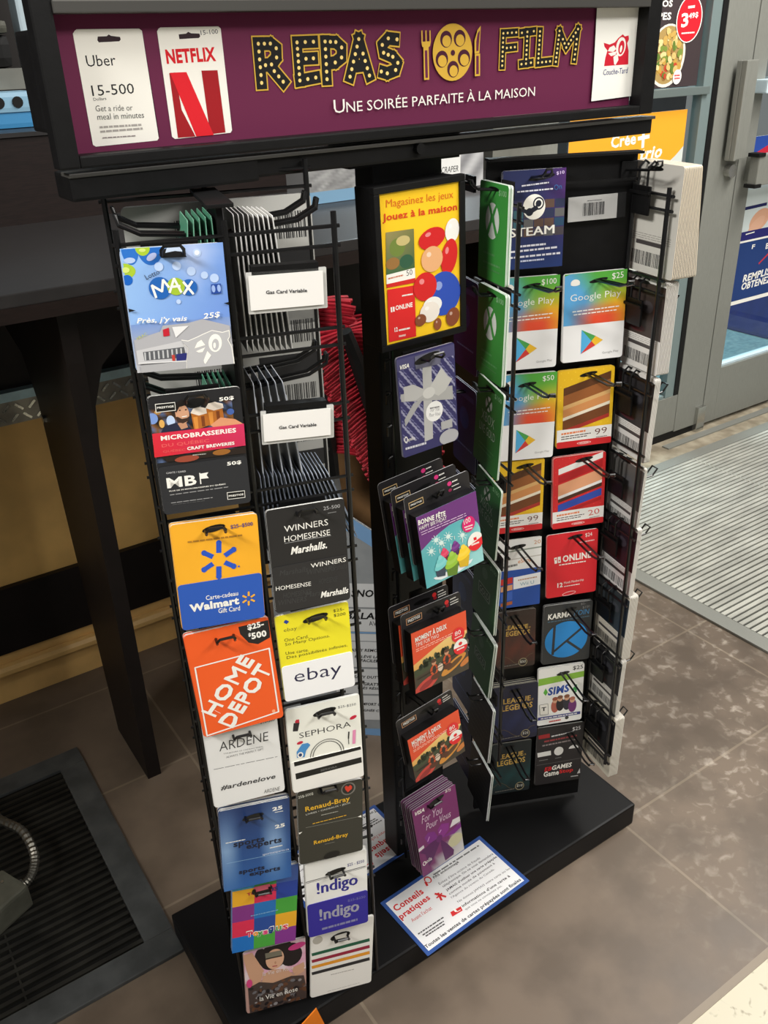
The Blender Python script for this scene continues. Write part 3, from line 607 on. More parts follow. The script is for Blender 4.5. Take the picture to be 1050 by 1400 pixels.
a.ell(177, 192, 9, 12, (70, 22, 44))
for x in (46, 63, 80): a.line(x, 98, x+1, 150, 5, GOLD)
a.poly([(44, 146), (84, 143), (80, 164), (70, 172), (56, 172), (47, 166)], GOLD); a.line(63, 170, 66, 306, 22, GOLD); a.line(63, 182, 66, 298, 11, (102, 33, 68))
a.poly([(294, 78), (280, 96), (268, 140), (268, 196), (288, 193)], GOLD); a.poly([(290, 98), (281, 110), (275, 145), (275, 186), (284, 184)], (102, 33, 68)); a.line(280, 196, 280, 290, 22, GOLD); a.line(280, 205, 280, 282, 11, (102, 33, 68))
a.crop = PX; a.T('NE SOIRÉE PARFAITE À LA MAISON', 472, 153.5, 729, 131, 19.5, WHITE, .0); a.T('U', 455, 155, 470, 153.6, 20, WHITE, 0)
a.crop = S2
# white end of the banner with the winking owl emblem
a.poly([(578, 10), (706, 6), (690, 260), (562, 277), (568, 200), (574, 90)], (244, 243, 236))
RO = (206, 28, 50)
a.poly([(597, 181), (600, 160), (606, 138), (598, 128), (596, 117), (612, 122), (626, 116), (636, 104), (648, 94), (654, 100), (664, 97), (665, 108), (660, 118), (664, 140), (663, 176)], RO)
a.poly([(607, 140), (612, 130), (624, 124), (630, 134), (622, 142)], WHITE); a.poly([(608, 146), (632, 140), (628, 150), (616, 154)], WHITE)
a.ell(643, 128, 13, 26, WHITE, 10); a.ell(644, 130, 8, 19, RO, 10); a.ell(643, 134, 3, 10, WHITE, 10)
a.poly([(622, 156), (634, 146), (636, 164), (628, 178), (624, 176)], WHITE)
a.T('Couche-Tard', 594, 206, 661, 200, 17, (34, 44, 120), .0, .1)
a.build('banner_print', ban, M['paper'])
# header bar under the banner, two lapped lengths
q0, q1, q2 = aty(90, 240, .876), aty(885, 152, .876), aty(95, 278, .876); xs = aty(352, 212, .876).x
hb = rp(MB().box(.238, .876, q2.z, xs, .925, q0.z), 'header_bar', M['black'], bevel=.003)
MB().box(xs-.004, .879, q2.z+.003, 1.033, .925, q0.z-.001).build('header_bar_sleeve', M['black'], hb, bevel=.003)
MB().box(.238, .874, q0.z-.003, 1.033, .9, q0.z+.001).build('header_lip', M['strip'], hb, bevel=.001)
bq = aty(573, 203, .876); MB().tube([(bq.x, .88, bq.z), (bq.x, .872, bq.z)], .006, 12).build('bolt', M['black'], hb)
# ------------------------------------------------------------------ planes of the wire panels
class Plane:
    def __init__(s, p0, ang, flip=1): s.p0 = V(p0); s.u = udir(ang); s.out = V((s.u.y, -s.u.x, 0))*flip; s.u = s.u*flip
    def hit(s, px, py, off=0): return hit(px, py, s.p0+s.out*off, s.out)
    def at(s, t, z, off=0): return s.p0+s.u*t+s.out*off+V((0, 0, z))
KL = .905
class LeftPlane(Plane):
    def at(s, t, z, off=0): return s.p0+s.u*(t*KL)+s.out*off+V((0, 0, 1.32+(z-1.32)*KL))
PL = LeftPlane((.2802*KL, .8992*KL, 0), -16); PC = Plane((.65, .87, 0), 0); PR = Plane((.9525, .832, 0), -24)
PX_ = Plane((.741, .835, 0), 74, -1); PX_.out = V((-.961, .276, 0)); PX_.u = V((-.276, -.961, 0))*1
PW = Plane((.955, .831, 0), 79); PW.out = V((-.98, .19, 0))            # seen from inside: out = towards the bay
WR = .0024
def grid(pl, ts, z0, z1, rows, name, off=0, r=WR, gap=.020):
    b_ = MB()
    for t in ts: b_.tube([pl.at(t, z0, off), pl.at(t, z1, off)], r*1.25, 8)
    for z in rows:
        for d in (0, -gap): b_.tube([pl.at(min(ts)-.006, z+d, off), pl.at(max(ts)+.006, z+d, off)], r*.8, 6)
    return rp(b_, name, M['wire'])
rows_l = [1.155, 1.045, .955, .86, .76, .66, .56, .46, .36, .26, .17]
grid(PL, (0, .108, .224), -.08, 1.17, rows_l, 'left_wire_panel')
# spine of the left unit: solid strip with a folded flat bracket on top
sp0 = PL.at(.106, 0, -.012); ub = -PL.out
rp(MB().obox(sp0+ub*.055+V((0, 0, .625-sp0.z)), PL.u, ub, V((0, 0, 1)), .006, .11, 1.14), 'spine_panel', M['black'])
rp(MB().obox(sp0+ub*.05+V((0, 0, 1.197-sp0.z)), PL.u, ub, V((0, 0, 1)), .026, .12, .004), 'spine_bracket', M['black'], bevel=.001)
grid(PL, (-.004, .108, .228), -.08, 1.21, [1.2, 1.08, .97, .86, .75, .64, .53, .42, .31, .2], 'rear_wire_panel', -.12)
# right unit: black back panel with folded header, two splayed wire wings
bp_ = MB(); bp_.obox(PR.at(-.097, .625, -.006), PR.u, PR.out, V((0, 0, 1)), .203, .006, 1.13)
rp(bp_, 'back_panel', M['black'])
h_ = MB(); h_.obox(PR.at(-.097, 1.192, .002), PR.u, PR.out, V((0, 0, 1)), .206, .022, .003); h_.obox(PR.at(-.097, 1.16, .010), PR.u, PR.out, V((0, 0, 1)), .203, .003, .003)
rp(h_, 'panel_header', M['black'])
PWL = Plane((.776, .911, 0), 76)
def wing(pl, L, z0, z1, rows, name):
    b_ = MB()
    for t in (0, -L): b_.tube([pl.at(t, z0), pl.at(t, z1)], WR*1.25, 8)
    for z in rows:
        for d in (0, -.018): b_.tube([pl.at(.004, z+d), pl.at(-L-.010, z+d)], WR*.85, 6)
    rp(b_, name, M['wire'])
wz = [1.145, 1.04, .90, .79, .67, .55, .43, .31, .22]
wing(PWL, .078, .25, 1.15, wz, 'left_wire_wing'); wing(PW, .069, .195, 1.155, wz, 'right_wire_wing')
# wire ladder beside the centre column
cl = MB(); p_ = aty(541, 700, .90)
cl.tube([(p_.x, .90, .06), (p_.x, .90, 1.18)], WR*1.2, 8)
for i in range(24):
    z = .10+i*.045; cl.tube([(p_.x-.010, .898, z), (p_.x-.010, .898, z+.012), (p_.x, .90, z+.014), (.60, .905, z+.014)], .0016, 5)
rp(cl, 'centre_wire_ladder', M['wire'])
# ------------------------------------------------------------------ cards, stacks and pegs
HK = 0
def peg(desc, base, out, u, back, front, rise=.10, w_=.0085, r=.0015, tip=.010):
    """a two-rod wire peg: clip on the panel, rods through the card slot, upturned joined tip"""
    z = V((0, 0, 1)); d = (out+z*rise).normalized(); u = u.normalized()
    root = empty('peg_hook', base-d*back, 'black wire peg through the '+desc if not desc.startswith('!') else desc[1:], 'hook')
    pts = [base-d*back+u*w_/2, base+d*front*.8+u*w_/2, base+d*front+z*tip*.5+u*w_/2, base+d*(front+.002)+z*tip+u*w_*.35,
           base+d*(front+.002)+z*tip-u*w_*.35, base+d*front+z*tip*.5-u*w_/2, base+d*front*.8-u*w_/2, base-d*back-u*w_/2]
    MB().tube(pts, r, 6).build('wire', M['wire'], root)
    MB().obox(base-d*(back-.001), u, z, u.cross(z), w_*2.6, .022, .004).build('clip', M['black'], root, bevel=.0008)
    return root
FR = {}
def card(key, short, crop, quad, plane, off, tilt, col, fn, stack=0, scol=None, plast=None, hook=None, rad=.004, th=.0010, edge=(226, 226, 222), name='gift_card', cat='gift card', sp=.0014, hook_front=.022, hook_rise=.12, fan=0, hook_back=None, hook_w=.020):
    ox, oy, sc = crop; Q = [(ox+x/sc, oy+y/sc) for x, y in quad]
    mid = plane.hit((Q[0][0]+Q[1][0])/2, (Q[0][1]+Q[1][1])/2, off); t = math.radians(tilt)
    n_ = plane.out*math.cos(t)+V((0, 0, 1))*math.sin(t); fr = fit(Q, mid, n_); FR[key] = fr
    a = Art(fr, crop); a.slab(th, rad, col, edge); fn(a); o = a.build(name); tag(o, short, cat)
    if plast:
        v0, v1, pc, pf = plast[:4]; f2 = Frame(fr.P(.0, v0*fr.h, .0009), fr.u, fr.v, fr.n, fr.w, (v1-v0)*fr.h)
        b = Art(f2, crop); b.slab(.0008, rad, pc, pc); pf(b); b.build('plastic_card', o)
    if stack:
        f0 = Art(fr, crop); f0.slab(th, rad, scol or col, edge); s0 = None
        for k in range(stack):
            if s0 is None: s0 = f0.build(name); s = s0
            else: s = s0.copy(); COL.objects.link(s)
            s.location = org(o)-fr.n*(sp*(k+1))+fr.v*(.0006*((k*7) % 3))+fr.u*(.0008*(((k*5) % 3)-1))-fr.v*fan*k
            tag(s, 'card stacked behind the '+short, cat, 'cards stacked behind the '+short)
    if hook:
        hb_ = hit(ox+hook[0]/sc, oy+hook[1]/sc, fr.O, fr.n); peg(short, hb_, plane.out, fr.u, hook_back or max(.012, off-.002), hook_front, hook_rise, hook_w, .0017, .008)
    return o
def slot(a, x, y, rx=28, ry=8): a.ell(x, y, rx, ry, (14, 14, 15), -8, 14)
NONE = lambda a: None
# ---- left unit, left column
SK = [(96, 150, 214), (150, 180, 224), (176, 196, 230), (130, 162, 214)]
def f1(a):
    a.ngrid(0, 0, 1, .6, 14, 10, lambda u, v: mix(mix((150, 190, 236), (104, 140, 212), u*.7+v*.2), (196, 206, 236), max(0, .8-abs(u-.7)*2.5-abs(v-.1)*1.2)))
    a.ngrid(0, .6, 1, 1, 10, 8, lambda u, v: mix(mix((120, 150, 206), (168, 172, 190), v*2), (196, 196, 198), v*1.2-.3))
    a.ell(300, 104, 96, 132, (36, 104, 190), 0, 22, 0, 180); a.ell(150, 112, 66, 122, (40, 110, 196), 0, 22, 0, 180); a.ell(92, 284, 104, 62, (166, 196, 50), 0, 18, -80, 80); a.ell(246, 102, 56, 62, (166, 196, 50), 0, 20, 0, 180); a.ell(134, 348, 40, 40, (20, 96, 190)); a.ell(150, 200, 44, 22, (176, 196, 230)); a.ell(316, 172, 44, 24, (170, 180, 220), -30); a.ell(246, 122, 26, 14, (206, 222, 120)); a.ell(120, 272, 30, 22, (206, 222, 120))
    for x, y, r in ((658, 140, 32), (505, 240, 34), (615, 280, 34), (790, 332, 34), (715, 310, 28), (370, 246, 34), (520, 510, 18)): a.ell(x, y, r, r, (184, 206, 240), 0, 18)
    a.ell(658, 140, 20, 20, (226, 232, 244))
    a.ell(380, 408, 84, 84, (30, 96, 176), 0, 28); a.ell(600, 402, 62, 62, (30, 96, 176), 0, 24); a.ell(500, 395, 68, 66, (160, 190, 50), 0, 24)
    for s in ([(350, 478), (318, 388)], [(318, 388), (395, 432)], [(395, 432), (402, 345)], [(402, 345), (446, 400)], [(452, 440), (485, 335)], [(485, 335), (540, 438)], [(462, 398), (530, 392)], [(556, 362), (630, 450)], [(560, 450), (622, 356)]): a.line(*s[0], *s[1], 18, WHITE, .4)
    a.T('Lotto', 278, 345, 380, 298, 42, (40, 44, 60), 0)
    a.poly([(765, 378), (838, 372), (842, 446), (768, 452)], (34, 70, 150)); a.ell(783, 412, 14, 28, (150, 176, 226)); a.ell(824, 408, 14, 28, (150, 176, 226))
    # lower picture: pale shop front under a cloudy sky, owl outline
    a.poly([(182, 800), (380, 735), (400, 690), (590, 670), (700, 640), (905, 690), (920, 800), (930, 860), (205, 930)], (172, 172, 176)); a.poly([(200, 880), (560, 800), (928, 830), (935, 930), (215, 985)], (196, 196, 198))
    a.poly([(250, 890), (560, 850), (580, 930), (262, 955)], (90, 92, 96))
    for k in range(9): a.line(265+k*34, 892-k*4, 270+k*34, 952-k*4, 12, (190, 192, 194))
    a.poly([(500, 905), (580, 895), (584, 950), (505, 962)], (40, 44, 110)); a.line(478, 910, 484, 955, 22, (190, 60, 50))
    a.poly([(400, 720), (445, 705), (452, 765), (405, 772)], (190, 30, 48)); a.poly([(470, 700), (595, 690), (498, 780)], (226, 226, 226)); a.T('VRAC', 205, 800, 285, 760, 24, (190, 190, 60), 0)
    a.poly([(230, 990), (940, 920), (945, 985), (240, 1045)], (170, 170, 172)); a.line(215, 975, 940, 935, 8, (222, 222, 222))
    own = [(540, 798), (590, 805), (660, 775), (700, 755), (770, 725), (850, 740), (900, 725), (905, 770), (890, 795), (920, 850), (940, 980), (582, 1016), (580, 950), (592, 860), (560, 830)]
    a.poly(own, (182, 182, 184))
    for p, q in zip(own, own[1:]): a.line(*p, *q, 6, WHITE); a.k -= a.step
    a.k += a.step
    a.ell(795, 820, 50, 68, WHITE, 8); a.ell(797, 832, 27, 44, (182, 182, 184), 8); a.ell(790, 838, 10, 22, WHITE, 8)
    a.poly([(638, 862), (660, 815), (690, 796), (720, 835), (690, 845)], WHITE); a.poly([(650, 882), (720, 852), (700, 888), (670, 892)], WHITE); a.poly([(708, 950), (735, 880), (765, 912), (722, 978), (712, 970)], WHITE)
    a.T('Près, j’y vais', 205, 684, 586, 664, 56, WHITE, .02, .25); a.T('25$', 706, 645, 836, 628, 52, WHITE, .02, .2)
    a.poly([(140, 560), (195, 574), (146, 588)], BLK); a.poly([(858, 520), (898, 510), (900, 534)], BLK)
    a.poly([(385, 178), (400, 115), (470, 88), (545, 105), (580, 172)], (24, 24, 26)); a.poly([(418, 140), (430, 100), (530, 90), (556, 132), (490, 125)], (196, 212, 236))
card('lotto', 'light blue lottery card with a shop front and owl outline', LT, [(75, 112), (850, 62), (945, 975), (210, 1050)], PL, .016, 3, (176, 198, 232), f1, 1, hook=(470, 150), hook_front=.012, rad=.005)
def f2(a):
    r = random.Random(2); cl_ = [(30, 32, 36), (60, 44, 30), (40, 50, 70), (90, 110, 150), (26, 24, 24), (120, 80, 40)]
    T = [[r.choice(cl_) for i in range(16)] for j in range(12)]
    a.ngrid(0, .1, .9, .55, 15, 11, lambda u, v: T[min(11, int(v*11))][min(15, int(u*15))])
    for x, y, w_, h_, c in ((120, 345, 60, 60, (120, 150, 210)), (205, 390, 30, 44, (220, 170, 90)), (285, 365, 46, 60, (190, 210, 240)), (170, 285, 40, 24, (196, 150, 80)), (560, 175, 90, 40, (70, 56, 40)), (690, 250, 50, 30, (80, 60, 30)), (820, 280, 40, 34, (70, 100, 170)), (500, 235, 70, 24, (170, 180, 196))): a.ell(x, y, w_/1.2, h_/1.2, c)
    a.poly([(200, 460), (235, 410), (330, 380), (420, 385), (480, 440), (480, 470), (200, 478)], (36, 40, 62))
    a.poly([(345, 385), (420, 370), (440, 420), (380, 440)], (190, 140, 110))
    a.ell(388, 300, 62, 88, (206, 156, 124), -4, 24); a.poly([(318, 270), (330, 205), (380, 170), (440, 195), (450, 240), (420, 222), (360, 238), (335, 290)], (30, 24, 22)); a.poly([(330, 330), (345, 372), (395, 385), (445, 360), (452, 320), (430, 335), (385, 345), (345, 325)], (60, 42, 34))
    a.ell(366, 268, 9, 6, (40, 30, 26)); a.ell(420, 262, 9, 6, (40, 30, 26)); a.line(384, 326, 430, 318, 8, WHITE)
    for x0, y0 in ((465, 270), (600, 225)):
        a.poly([(x0, y0+20), (x0+145, y0), (x0+165, y0+130), (x0+30, y0+180)], (176, 104, 40)); a.poly([(x0+20, y0+60), (x0+60, y0+55), (x0+70, y0+165), (x0+40, y0+170)], (214, 140, 60)); a.poly([(x0+90, y0+50), (x0+120, y0+46), (x0+130, y0+140), (x0+102, y0+144)], (120, 62, 26))
        a.poly([(x0-4, y0+22), (x0+20, y0-20), (x0+80, y0-34), (x0+150, y0-18), (x0+158, y0+20), (x0+70, y0+44)], (226, 214, 200))
    a.poly([(640, 400), (730, 330), (860, 345), (930, 385), (900, 420), (700, 440)], (216, 150, 110))
    a.grad([(118, 478), (940, 385), (955, 582), (140, 690)], [(214, 44, 62), (206, 50, 96), (196, 44, 84), (212, 40, 50)])
    a.T('MICROBRASSERIES', 198, 540, 872, 464, 46, WHITE, .03); a.T('DU QUÉBEC', 205, 606, 632, 556, 46, (226, 92, 92), .02); a.T('QUÉBEC', 215, 652, 418, 632, 32, (222, 84, 84), .02); a.T('CRAFT BREWERIES', 433, 625, 857, 574, 32, WHITE, .03)
    a.poly([(225, 690), (960, 590), (960, 650), (250, 730)], (40, 30, 24)); a.ell(430, 700, 110, 28, (150, 70, 50)); a.ell(740, 640, 80, 26, (150, 96, 40)); a.fine(480, 668, 600, 656, 8, (180, 180, 170), 2)
    a.poly([(142, 210), (322, 192), (330, 268), (150, 288)], WHITE); a.poly([(148, 215), (318, 198), (324, 263), (156, 282)], BLK); a.T('PRESTIGE', 162, 254, 312, 238, 20, WHITE, .02)
    a.T('50$', 720, 190, 852, 172, 42, WHITE, .03); slot(a, 505, 200, 90, 42)
def f2b(a):
    a.T('50$', 792, 770, 920, 752, 40, WHITE, .03); a.T('MB', 255, 970, 520, 935, 100, WHITE, .03); a.line(545, 830, 555, 930, 10, WHITE); a.poly([(545, 838), (622, 824), (606, 850), (626, 876), (552, 884)], WHITE)
    a.T('CARTE / CARD', 245, 840, 420, 822, 17, (200, 200, 200), .01); a.T('PLUS DE 50 MICROBRASSERIES DU QUÉBEC', 272, 1002, 778, 936, 17, WHITE, .02); a.fine(278, 1028, 800, 955, 8, (150, 150, 150), 3)
    a.fine(288, 1100, 662, 1050, 7, (150, 150, 150), 5); a.fine(300, 1115, 590, 1078, 5, (90, 90, 90), 6)
    a.poly([(788, 1005), (948, 986), (954, 1050), (794, 1070)], WHITE); a.poly([(793, 1009), (944, 991), (949, 1046), (799, 1065)], BLK); a.T('PRESTIGE', 806, 1046, 938, 1028, 18, WHITE, .02)
card('mb', 'black and red brewery card with a smiling man', MBc, [(62, 150), (895, 52), (1010, 1090), (240, 1205)], PL, .016, 3, (34, 34, 36), f2, 3, (40, 40, 42), (.585, 1, (42, 43, 46), f2b), (505, 175), hook_front=.012)
def spark(a, cx, cy, r, col, w_):
    for k in range(6):
        an = math.radians(90+60*k); dx, dy = math.cos(an), -math.sin(an)*.98; a.line(cx+dx*r*.42-dy*0, cy+dy*r*.42-.12*dx*r*.42, cx+dx*r, cy+dy*r-.12*dx*r, w_, col, .15); a.ell(cx+dx*r, cy+dy*r-.12*dx*r, w_*.55, w_*.55, col, 0, 10)
def f3(a):
    spark(a, 368, 880, 72, (40, 84, 190), 22); a.T('$25–$500', 418, 752, 512, 738, 20, (90, 70, 120), .02); a.fine(236, 806, 466, 776, 7, (170, 120, 40), 3); slot(a, 346, 748, 50, 14); a.ell(452, 908, 4, 4, (40, 84, 190))
def f3b(a):
    a.T('Carte-cadeau', 314, 1052, 450, 1031, 21, WHITE, .01); a.T('Walmart', 247, 1104, 455, 1068, 36, WHITE, .05); a.T('Gift Card', 367, 1107, 458, 1094, 22, WHITE, .01); spark(a, 494, 1044, 26, (240, 176, 50), 8)
card('w', 'yellow and blue gift card with a six-rayed spark emblem', K8, [(160, 740), (522, 682), (568, 1122), (216, 1176)], PL, .018, 3, (242, 174, 42), f3, 4, None, (.56, 1, (42, 88, 180), f3b), (350, 752), hook_front=.016)
def f4(a):
    a.poly([(335, 130), (485, 95), (487, 180), (430, 212), (385, 205), (345, 165)], (34, 32, 32)); a.T('$25-', 382, 150, 460, 130, 34, WHITE, .04); a.T('500', 400, 190, 472, 174, 34, WHITE, .04); a.T('$', 384, 178, 396, 176, 20, WHITE, .03)
    for p, q in zip([(128, 325), (483, 232), (528, 535), (186, 650)], [(483, 232), (528, 535), (186, 650), (128, 325)]): a.line(*p, *q, 7, WHITE, .5)
    for q in (-5, 0, 5): a.T('HOME', 222+q, 560+q*.4, 412+q, 288+q*.4, 68, WHITE, 0); a.T('DEPOT', 306+q, 612+q*.4, 498+q, 330+q*.4, 72, WHITE, 0)
    a.line(222, 528, 250, 542, 2, WHITE); a.ell(504, 531, 8, 8, (250, 170, 130))
card('hd', 'bright orange square gift card with slanted white block lettering', B1, [(78, 165), (482, 85), (545, 556), (168, 668)], PL, .021, 3.5, (236, 92, 34), f4, 4, (236, 92, 34), None, (270, 178), hook_front=.016)
def f5(a):
    a.T('ARDENE', 245, 726, 482, 672, 46, (60, 60, 60), -.005, .1); a.T('TOUJOURS LE CADEAU IDÉAL', 264, 742, 456, 706, 10, GREY, 0); a.T('ALWAYS THE PERFECT GIFT', 278, 758, 456, 718, 10, GREY, 0); a.fine(218, 812, 522, 750, 3, (120, 120, 120), 2)
    a.T('#ardenelove', 252, 914, 514, 856, 26, (60, 60, 60), .02, .2); a.T('ARDENE', 458, 926, 535, 910, 18, (90, 90, 90), -.005, .2); a.T('$10-500', 440, 596, 510, 580, 16, (90, 90, 90), 0)
card('ar', 'white card half covered by the orange square card', B1, [(158, 590), (512, 498), (558, 918), (224, 992)], PL, .017, 3, (228, 228, 226), f5, 2, None, None, (350, 640), hook_front=.014)
def bluegl(u, v):
    g = max(0, math.sin(u*9+1)*.5+.2)*max(0, 1-abs(v-.5)*1.6); return mix(mix((30, 52, 100), (40, 92, 160), v), (176, 206, 236), g*.95)
def f6(a):
    a.ngrid(0, 0, 1, 1, 20, 14, bluegl); a.T('25', 422, 184, 474, 172, 20, WHITE, .04); a.T('25', 435, 274, 486, 262, 20, WHITE, .04); a.fine(434, 190, 476, 182, 4, WHITE, 1)
    a.T('sports', 222, 378, 382, 346, 36, (20, 24, 44), .03); a.T('experts', 288, 388, 470, 350, 36, (20, 24, 44), .03); a.fine(182, 348, 282, 328, 5, WHITE, 2); a.fine(408, 372, 472, 358, 6, WHITE, 3); a.T('sportsexperts.ca', 372, 414, 506, 384, 12, (220, 226, 236), 0)
    a.line(186, 452, 520, 386, 2, (150, 190, 220)); a.T('sports', 250, 514, 382, 486, 28, (20, 24, 44), .03); a.T('experts', 304, 524, 462, 490, 28, (20, 24, 44), .03); slot(a, 322, 212, 55, 14)
card('se', 'dark blue glowing gift card with black sports lettering', B2, [(130, 195), (492, 112), (535, 520), (190, 590)], PL, .020, 3, (36, 62, 112), f6, 6, None, None, (322, 205), sp=.0018, hook_front=.014)
def f7(a):
    C_ = [[(60, 150, 190), (60, 140, 70), (60, 90, 160)], [(230, 170, 40), (214, 44, 84), (34, 62, 150)], [(130, 50, 130), (34, 110, 180), (70, 160, 60)], [(216, 44, 80), (36, 74, 150), (230, 170, 40)], [(24, 110, 190), (70, 160, 60), (130, 50, 140)]]
    for j in range(5):
        for i in range(3): a.npoly([(i/3, j/5), ((i+1)/3, j/5), ((i+1)/3, (j+1)/5), (i/3, (j+1)/5)], C_[j][i]); a.k -= a.step
    a.k += a.step
    for s, x, y, sz, c in (('T', 290, 832, 30, (214, 44, 84)), ('o', 322, 826, 22, (240, 150, 40)), ('y', 345, 828, 26, (60, 150, 60)), ('s', 372, 818, 22, (220, 60, 120)), ('Я', 400, 812, 34, (30, 60, 150)), ('U', 440, 800, 26, (60, 150, 60)), ('S', 474, 792, 26, (220, 50, 80))):
        a.T(s, x-2, y+1, x+30, y-6, sz+5, WHITE, .09); a.T(s, x, y, x+27, y-6, sz, c, .05)
    a.T('Toys', 292, 622, 360, 604, 20, (180, 30, 60), .04); a.T('RUS', 372, 608, 452, 586, 22, (30, 50, 110), .04); a.fine(310, 720, 450, 688, 6, (120, 170, 210), 4); slot(a, 368, 585, 52, 24); a.poly([(325, 572), (408, 554), (412, 578), (330, 598)], (200, 90, 110))
card('tr', 'multicoloured patchwork gift card of bright squares', B2, [(182, 520), (522, 460), (572, 836), (248, 908)], PL, .016, 3.5, (34, 110, 180), f7, 4, None, None, (368, 580), hook_front=.016)
def f8(a):
    a.ngrid(0, 0, 1, .5, 8, 6, lambda u, v: mix((232, 222, 222), (214, 150, 180), .5+.5*math.sin(u*11+v*6)))
    a.ell(300, 180, 105, 110, (28, 22, 24), 20, 24); a.ell(410, 190, 75, 75, (30, 24, 26), 0, 20); a.ell(190, 200, 40, 60, (30, 24, 26)); a.ell(400, 140, 60, 40, (30, 24, 26))
    SKN = (206, 160, 130)
    a.poly([(60, 190), (130, 170), (215, 300), (190, 380), (130, 410), (90, 300)], SKN); a.poly([(205, 330), (270, 290), (380, 285), (425, 330), (500, 265), (505, 300), (440, 340), (330, 380), (200, 390)], SKN); a.poly([(410, 280), (500, 235), (508, 270), (430, 320)], SKN)
    a.ell(293, 215, 62, 72, (216, 170, 140), 0, 24); a.poly([(222, 175), (340, 150), (345, 190), (228, 222)], (120, 116, 100)); a.line(228, 215, 345, 190, 12, (50, 40, 34)); a.line(275, 268, 310, 262, 9, (170, 60, 70)); a.ell(296, 240, 6, 10, (190, 140, 110))
    r = random.Random(5)
    a.poly([(100, 425), (180, 380), (280, 385), (410, 335), (500, 330), (535, 490), (115, 612)], (70, 58, 54))
    for k in range(90):
        u, v = r.random(), r.random(); x, y = 120+400*u+v*5, 420+170*v-95*u*(1-.25*v)
        a.ell(x, y, r.uniform(8, 20), r.uniform(6, 16), r.choice([(40, 34, 36), (110, 108, 112), (34, 28, 30), (90, 60, 44), (140, 136, 138), (100, 66, 46)]), r.uniform(0, 180), 8); a.k -= a.step*.9
    a.ell(110, 390, 20, 30, (214, 70, 130)); a.ell(450, 120, 60, 22, (200, 60, 130), -10); a.k += a.step*4
    a.T('la Vie en Rose', 185, 516, 456, 440, 34, WHITE, .0); a.T('la Vie en Rose', 205, 335, 425, 285, 30, (232, 220, 214), 0)
card('vr', 'lowest gift card picturing a woman in a lace top', LV, [(45, 172), (495, 75), (535, 480), (115, 612)], PL, .014, 2, (190, 150, 140), f8, 2)
# ---- left unit, right column
def fa(a):
    a.T('WINNERS', 645, 765, 830, 734, 28, WHITE, .0); a.T('HOMESENSE', 645, 807, 838, 776, 26, WHITE, .0); a.line(645, 812, 842, 778, 2, (160, 160, 160)); a.T('Marshalls.', 672, 860, 825, 832, 34, WHITE, .03, .3)
    a.T('25-500', 810, 672, 880, 660, 16, (170, 170, 170), 0); a.fine(828, 684, 864, 678, 4, GREY, 2); slot(a, 734, 680, 50, 13)
def fa2(a):
    for k, (x, y) in enumerate(((625, 950), (740, 945), (640, 1045), (735, 1040), (620, 1075), (790, 985), (830, 930))): a.T(('Marshalls', 'WINNERS', 'HOMESENSE')[k % 3], x, y, x+(120 if x < 780 else 80), y-(20 if x < 780 else 14), 24, (62, 62, 62), .0, .2)
    a.T('WINNERS', 757, 916, 905, 888, 20, WHITE, 0); a.T('HOMESENSE', 609, 1012, 757, 990, 19, WHITE, 0); a.T('Marshalls', 798, 1042, 916, 1020, 28, WHITE, .03, .3)
card('wi', 'black gift card with three stacked white store names', K8, [(563, 678), (893, 618), (926, 1048), (612, 1104)], PL, .018, 3, (38, 37, 37), fa, 3, None, (.545, 1, (44, 43, 43), fa2), (734, 676), hook_front=.014)
def fbb(a):
    a.T('ebay', 554, 160, 616, 148, 24, (40, 40, 40), -.01); a.T('One Card.', 556, 202, 672, 182, 17, (50, 50, 30), -.005); a.T('So Many Options.', 560, 226, 774, 182, 20, (50, 50, 30), -.005); a.T('Une carte.', 562, 264, 672, 246, 16, (50, 50, 30), -.005); a.T('Des possibilités infinies.', 568, 288, 858, 226, 19, (50, 50, 30), -.005)
    a.T('$25-', 790, 62, 842, 52, 17, (90, 90, 30), 0); a.T('$200', 792, 84, 848, 74, 17, (90, 90, 30), 0); a.poly([(552, 108), (558, 98), (564, 96), (572, 100), (578, 104), (566, 116)], (30, 60, 150)); slot(a, 704, 86, 62, 16)
def fbb2(a): a.T('ebay', 606, 416, 830, 372, 84, (40, 38, 70), -.005)
card('eb', 'yellow and white gift card below the three-name black card', B1, [(514, 82), (868, 4), (886, 412), (557, 488)], PL, .018, 3, (236, 224, 40), fbb, 3, None, (.58, 1, (240, 240, 240), fbb2), (704, 84), hook_front=.014)
def fc(a):
    a.T('SEPHORA', 628, 664, 874, 606, 28, (40, 40, 40), -.005); a.T('$25-$250', 812, 522, 898, 506, 14, (90, 90, 90), 0); slot(a, 748, 536, 56, 15)
    a.poly([(606, 584), (612, 574), (626, 572), (628, 592), (610, 596)], (196, 40, 60)); a.poly([(600, 590), (628, 588), (620, 628), (596, 630)], (40, 36, 40)); a.ell(885, 562, 17, 8, (196, 30, 60), -20); a.ell(630, 684, 15, 7, (196, 30, 60), -10)
    a.poly([(640, 690), (668, 684), (680, 694), (660, 720), (652, 752), (616, 756), (614, 728)], (70, 140, 200)); a.ell(632, 742, 14, 14, WHITE); a.ell(632, 742, 8, 8, (30, 60, 110)); a.line(864, 630, 862, 664, 6, BLK); a.line(862, 664, 864, 690, 3, BLK); a.line(890, 622, 888, 688, 14, (226, 140, 180))
    for rx, ry in ((80, 72), (68, 62)):
        for k in range(14):
            a0, a1 = math.radians(180+k*180/14), math.radians(180+(k+1)*180/14); a.line(760+rx*math.cos(a0), 738+ry*math.sin(a0)-.2*rx*math.cos(a0), 760+rx*math.cos(a1), 738+ry*math.sin(a1)-.2*rx*math.cos(a1), 3, BLK); a.k -= a.step
    a.k += a.step*2
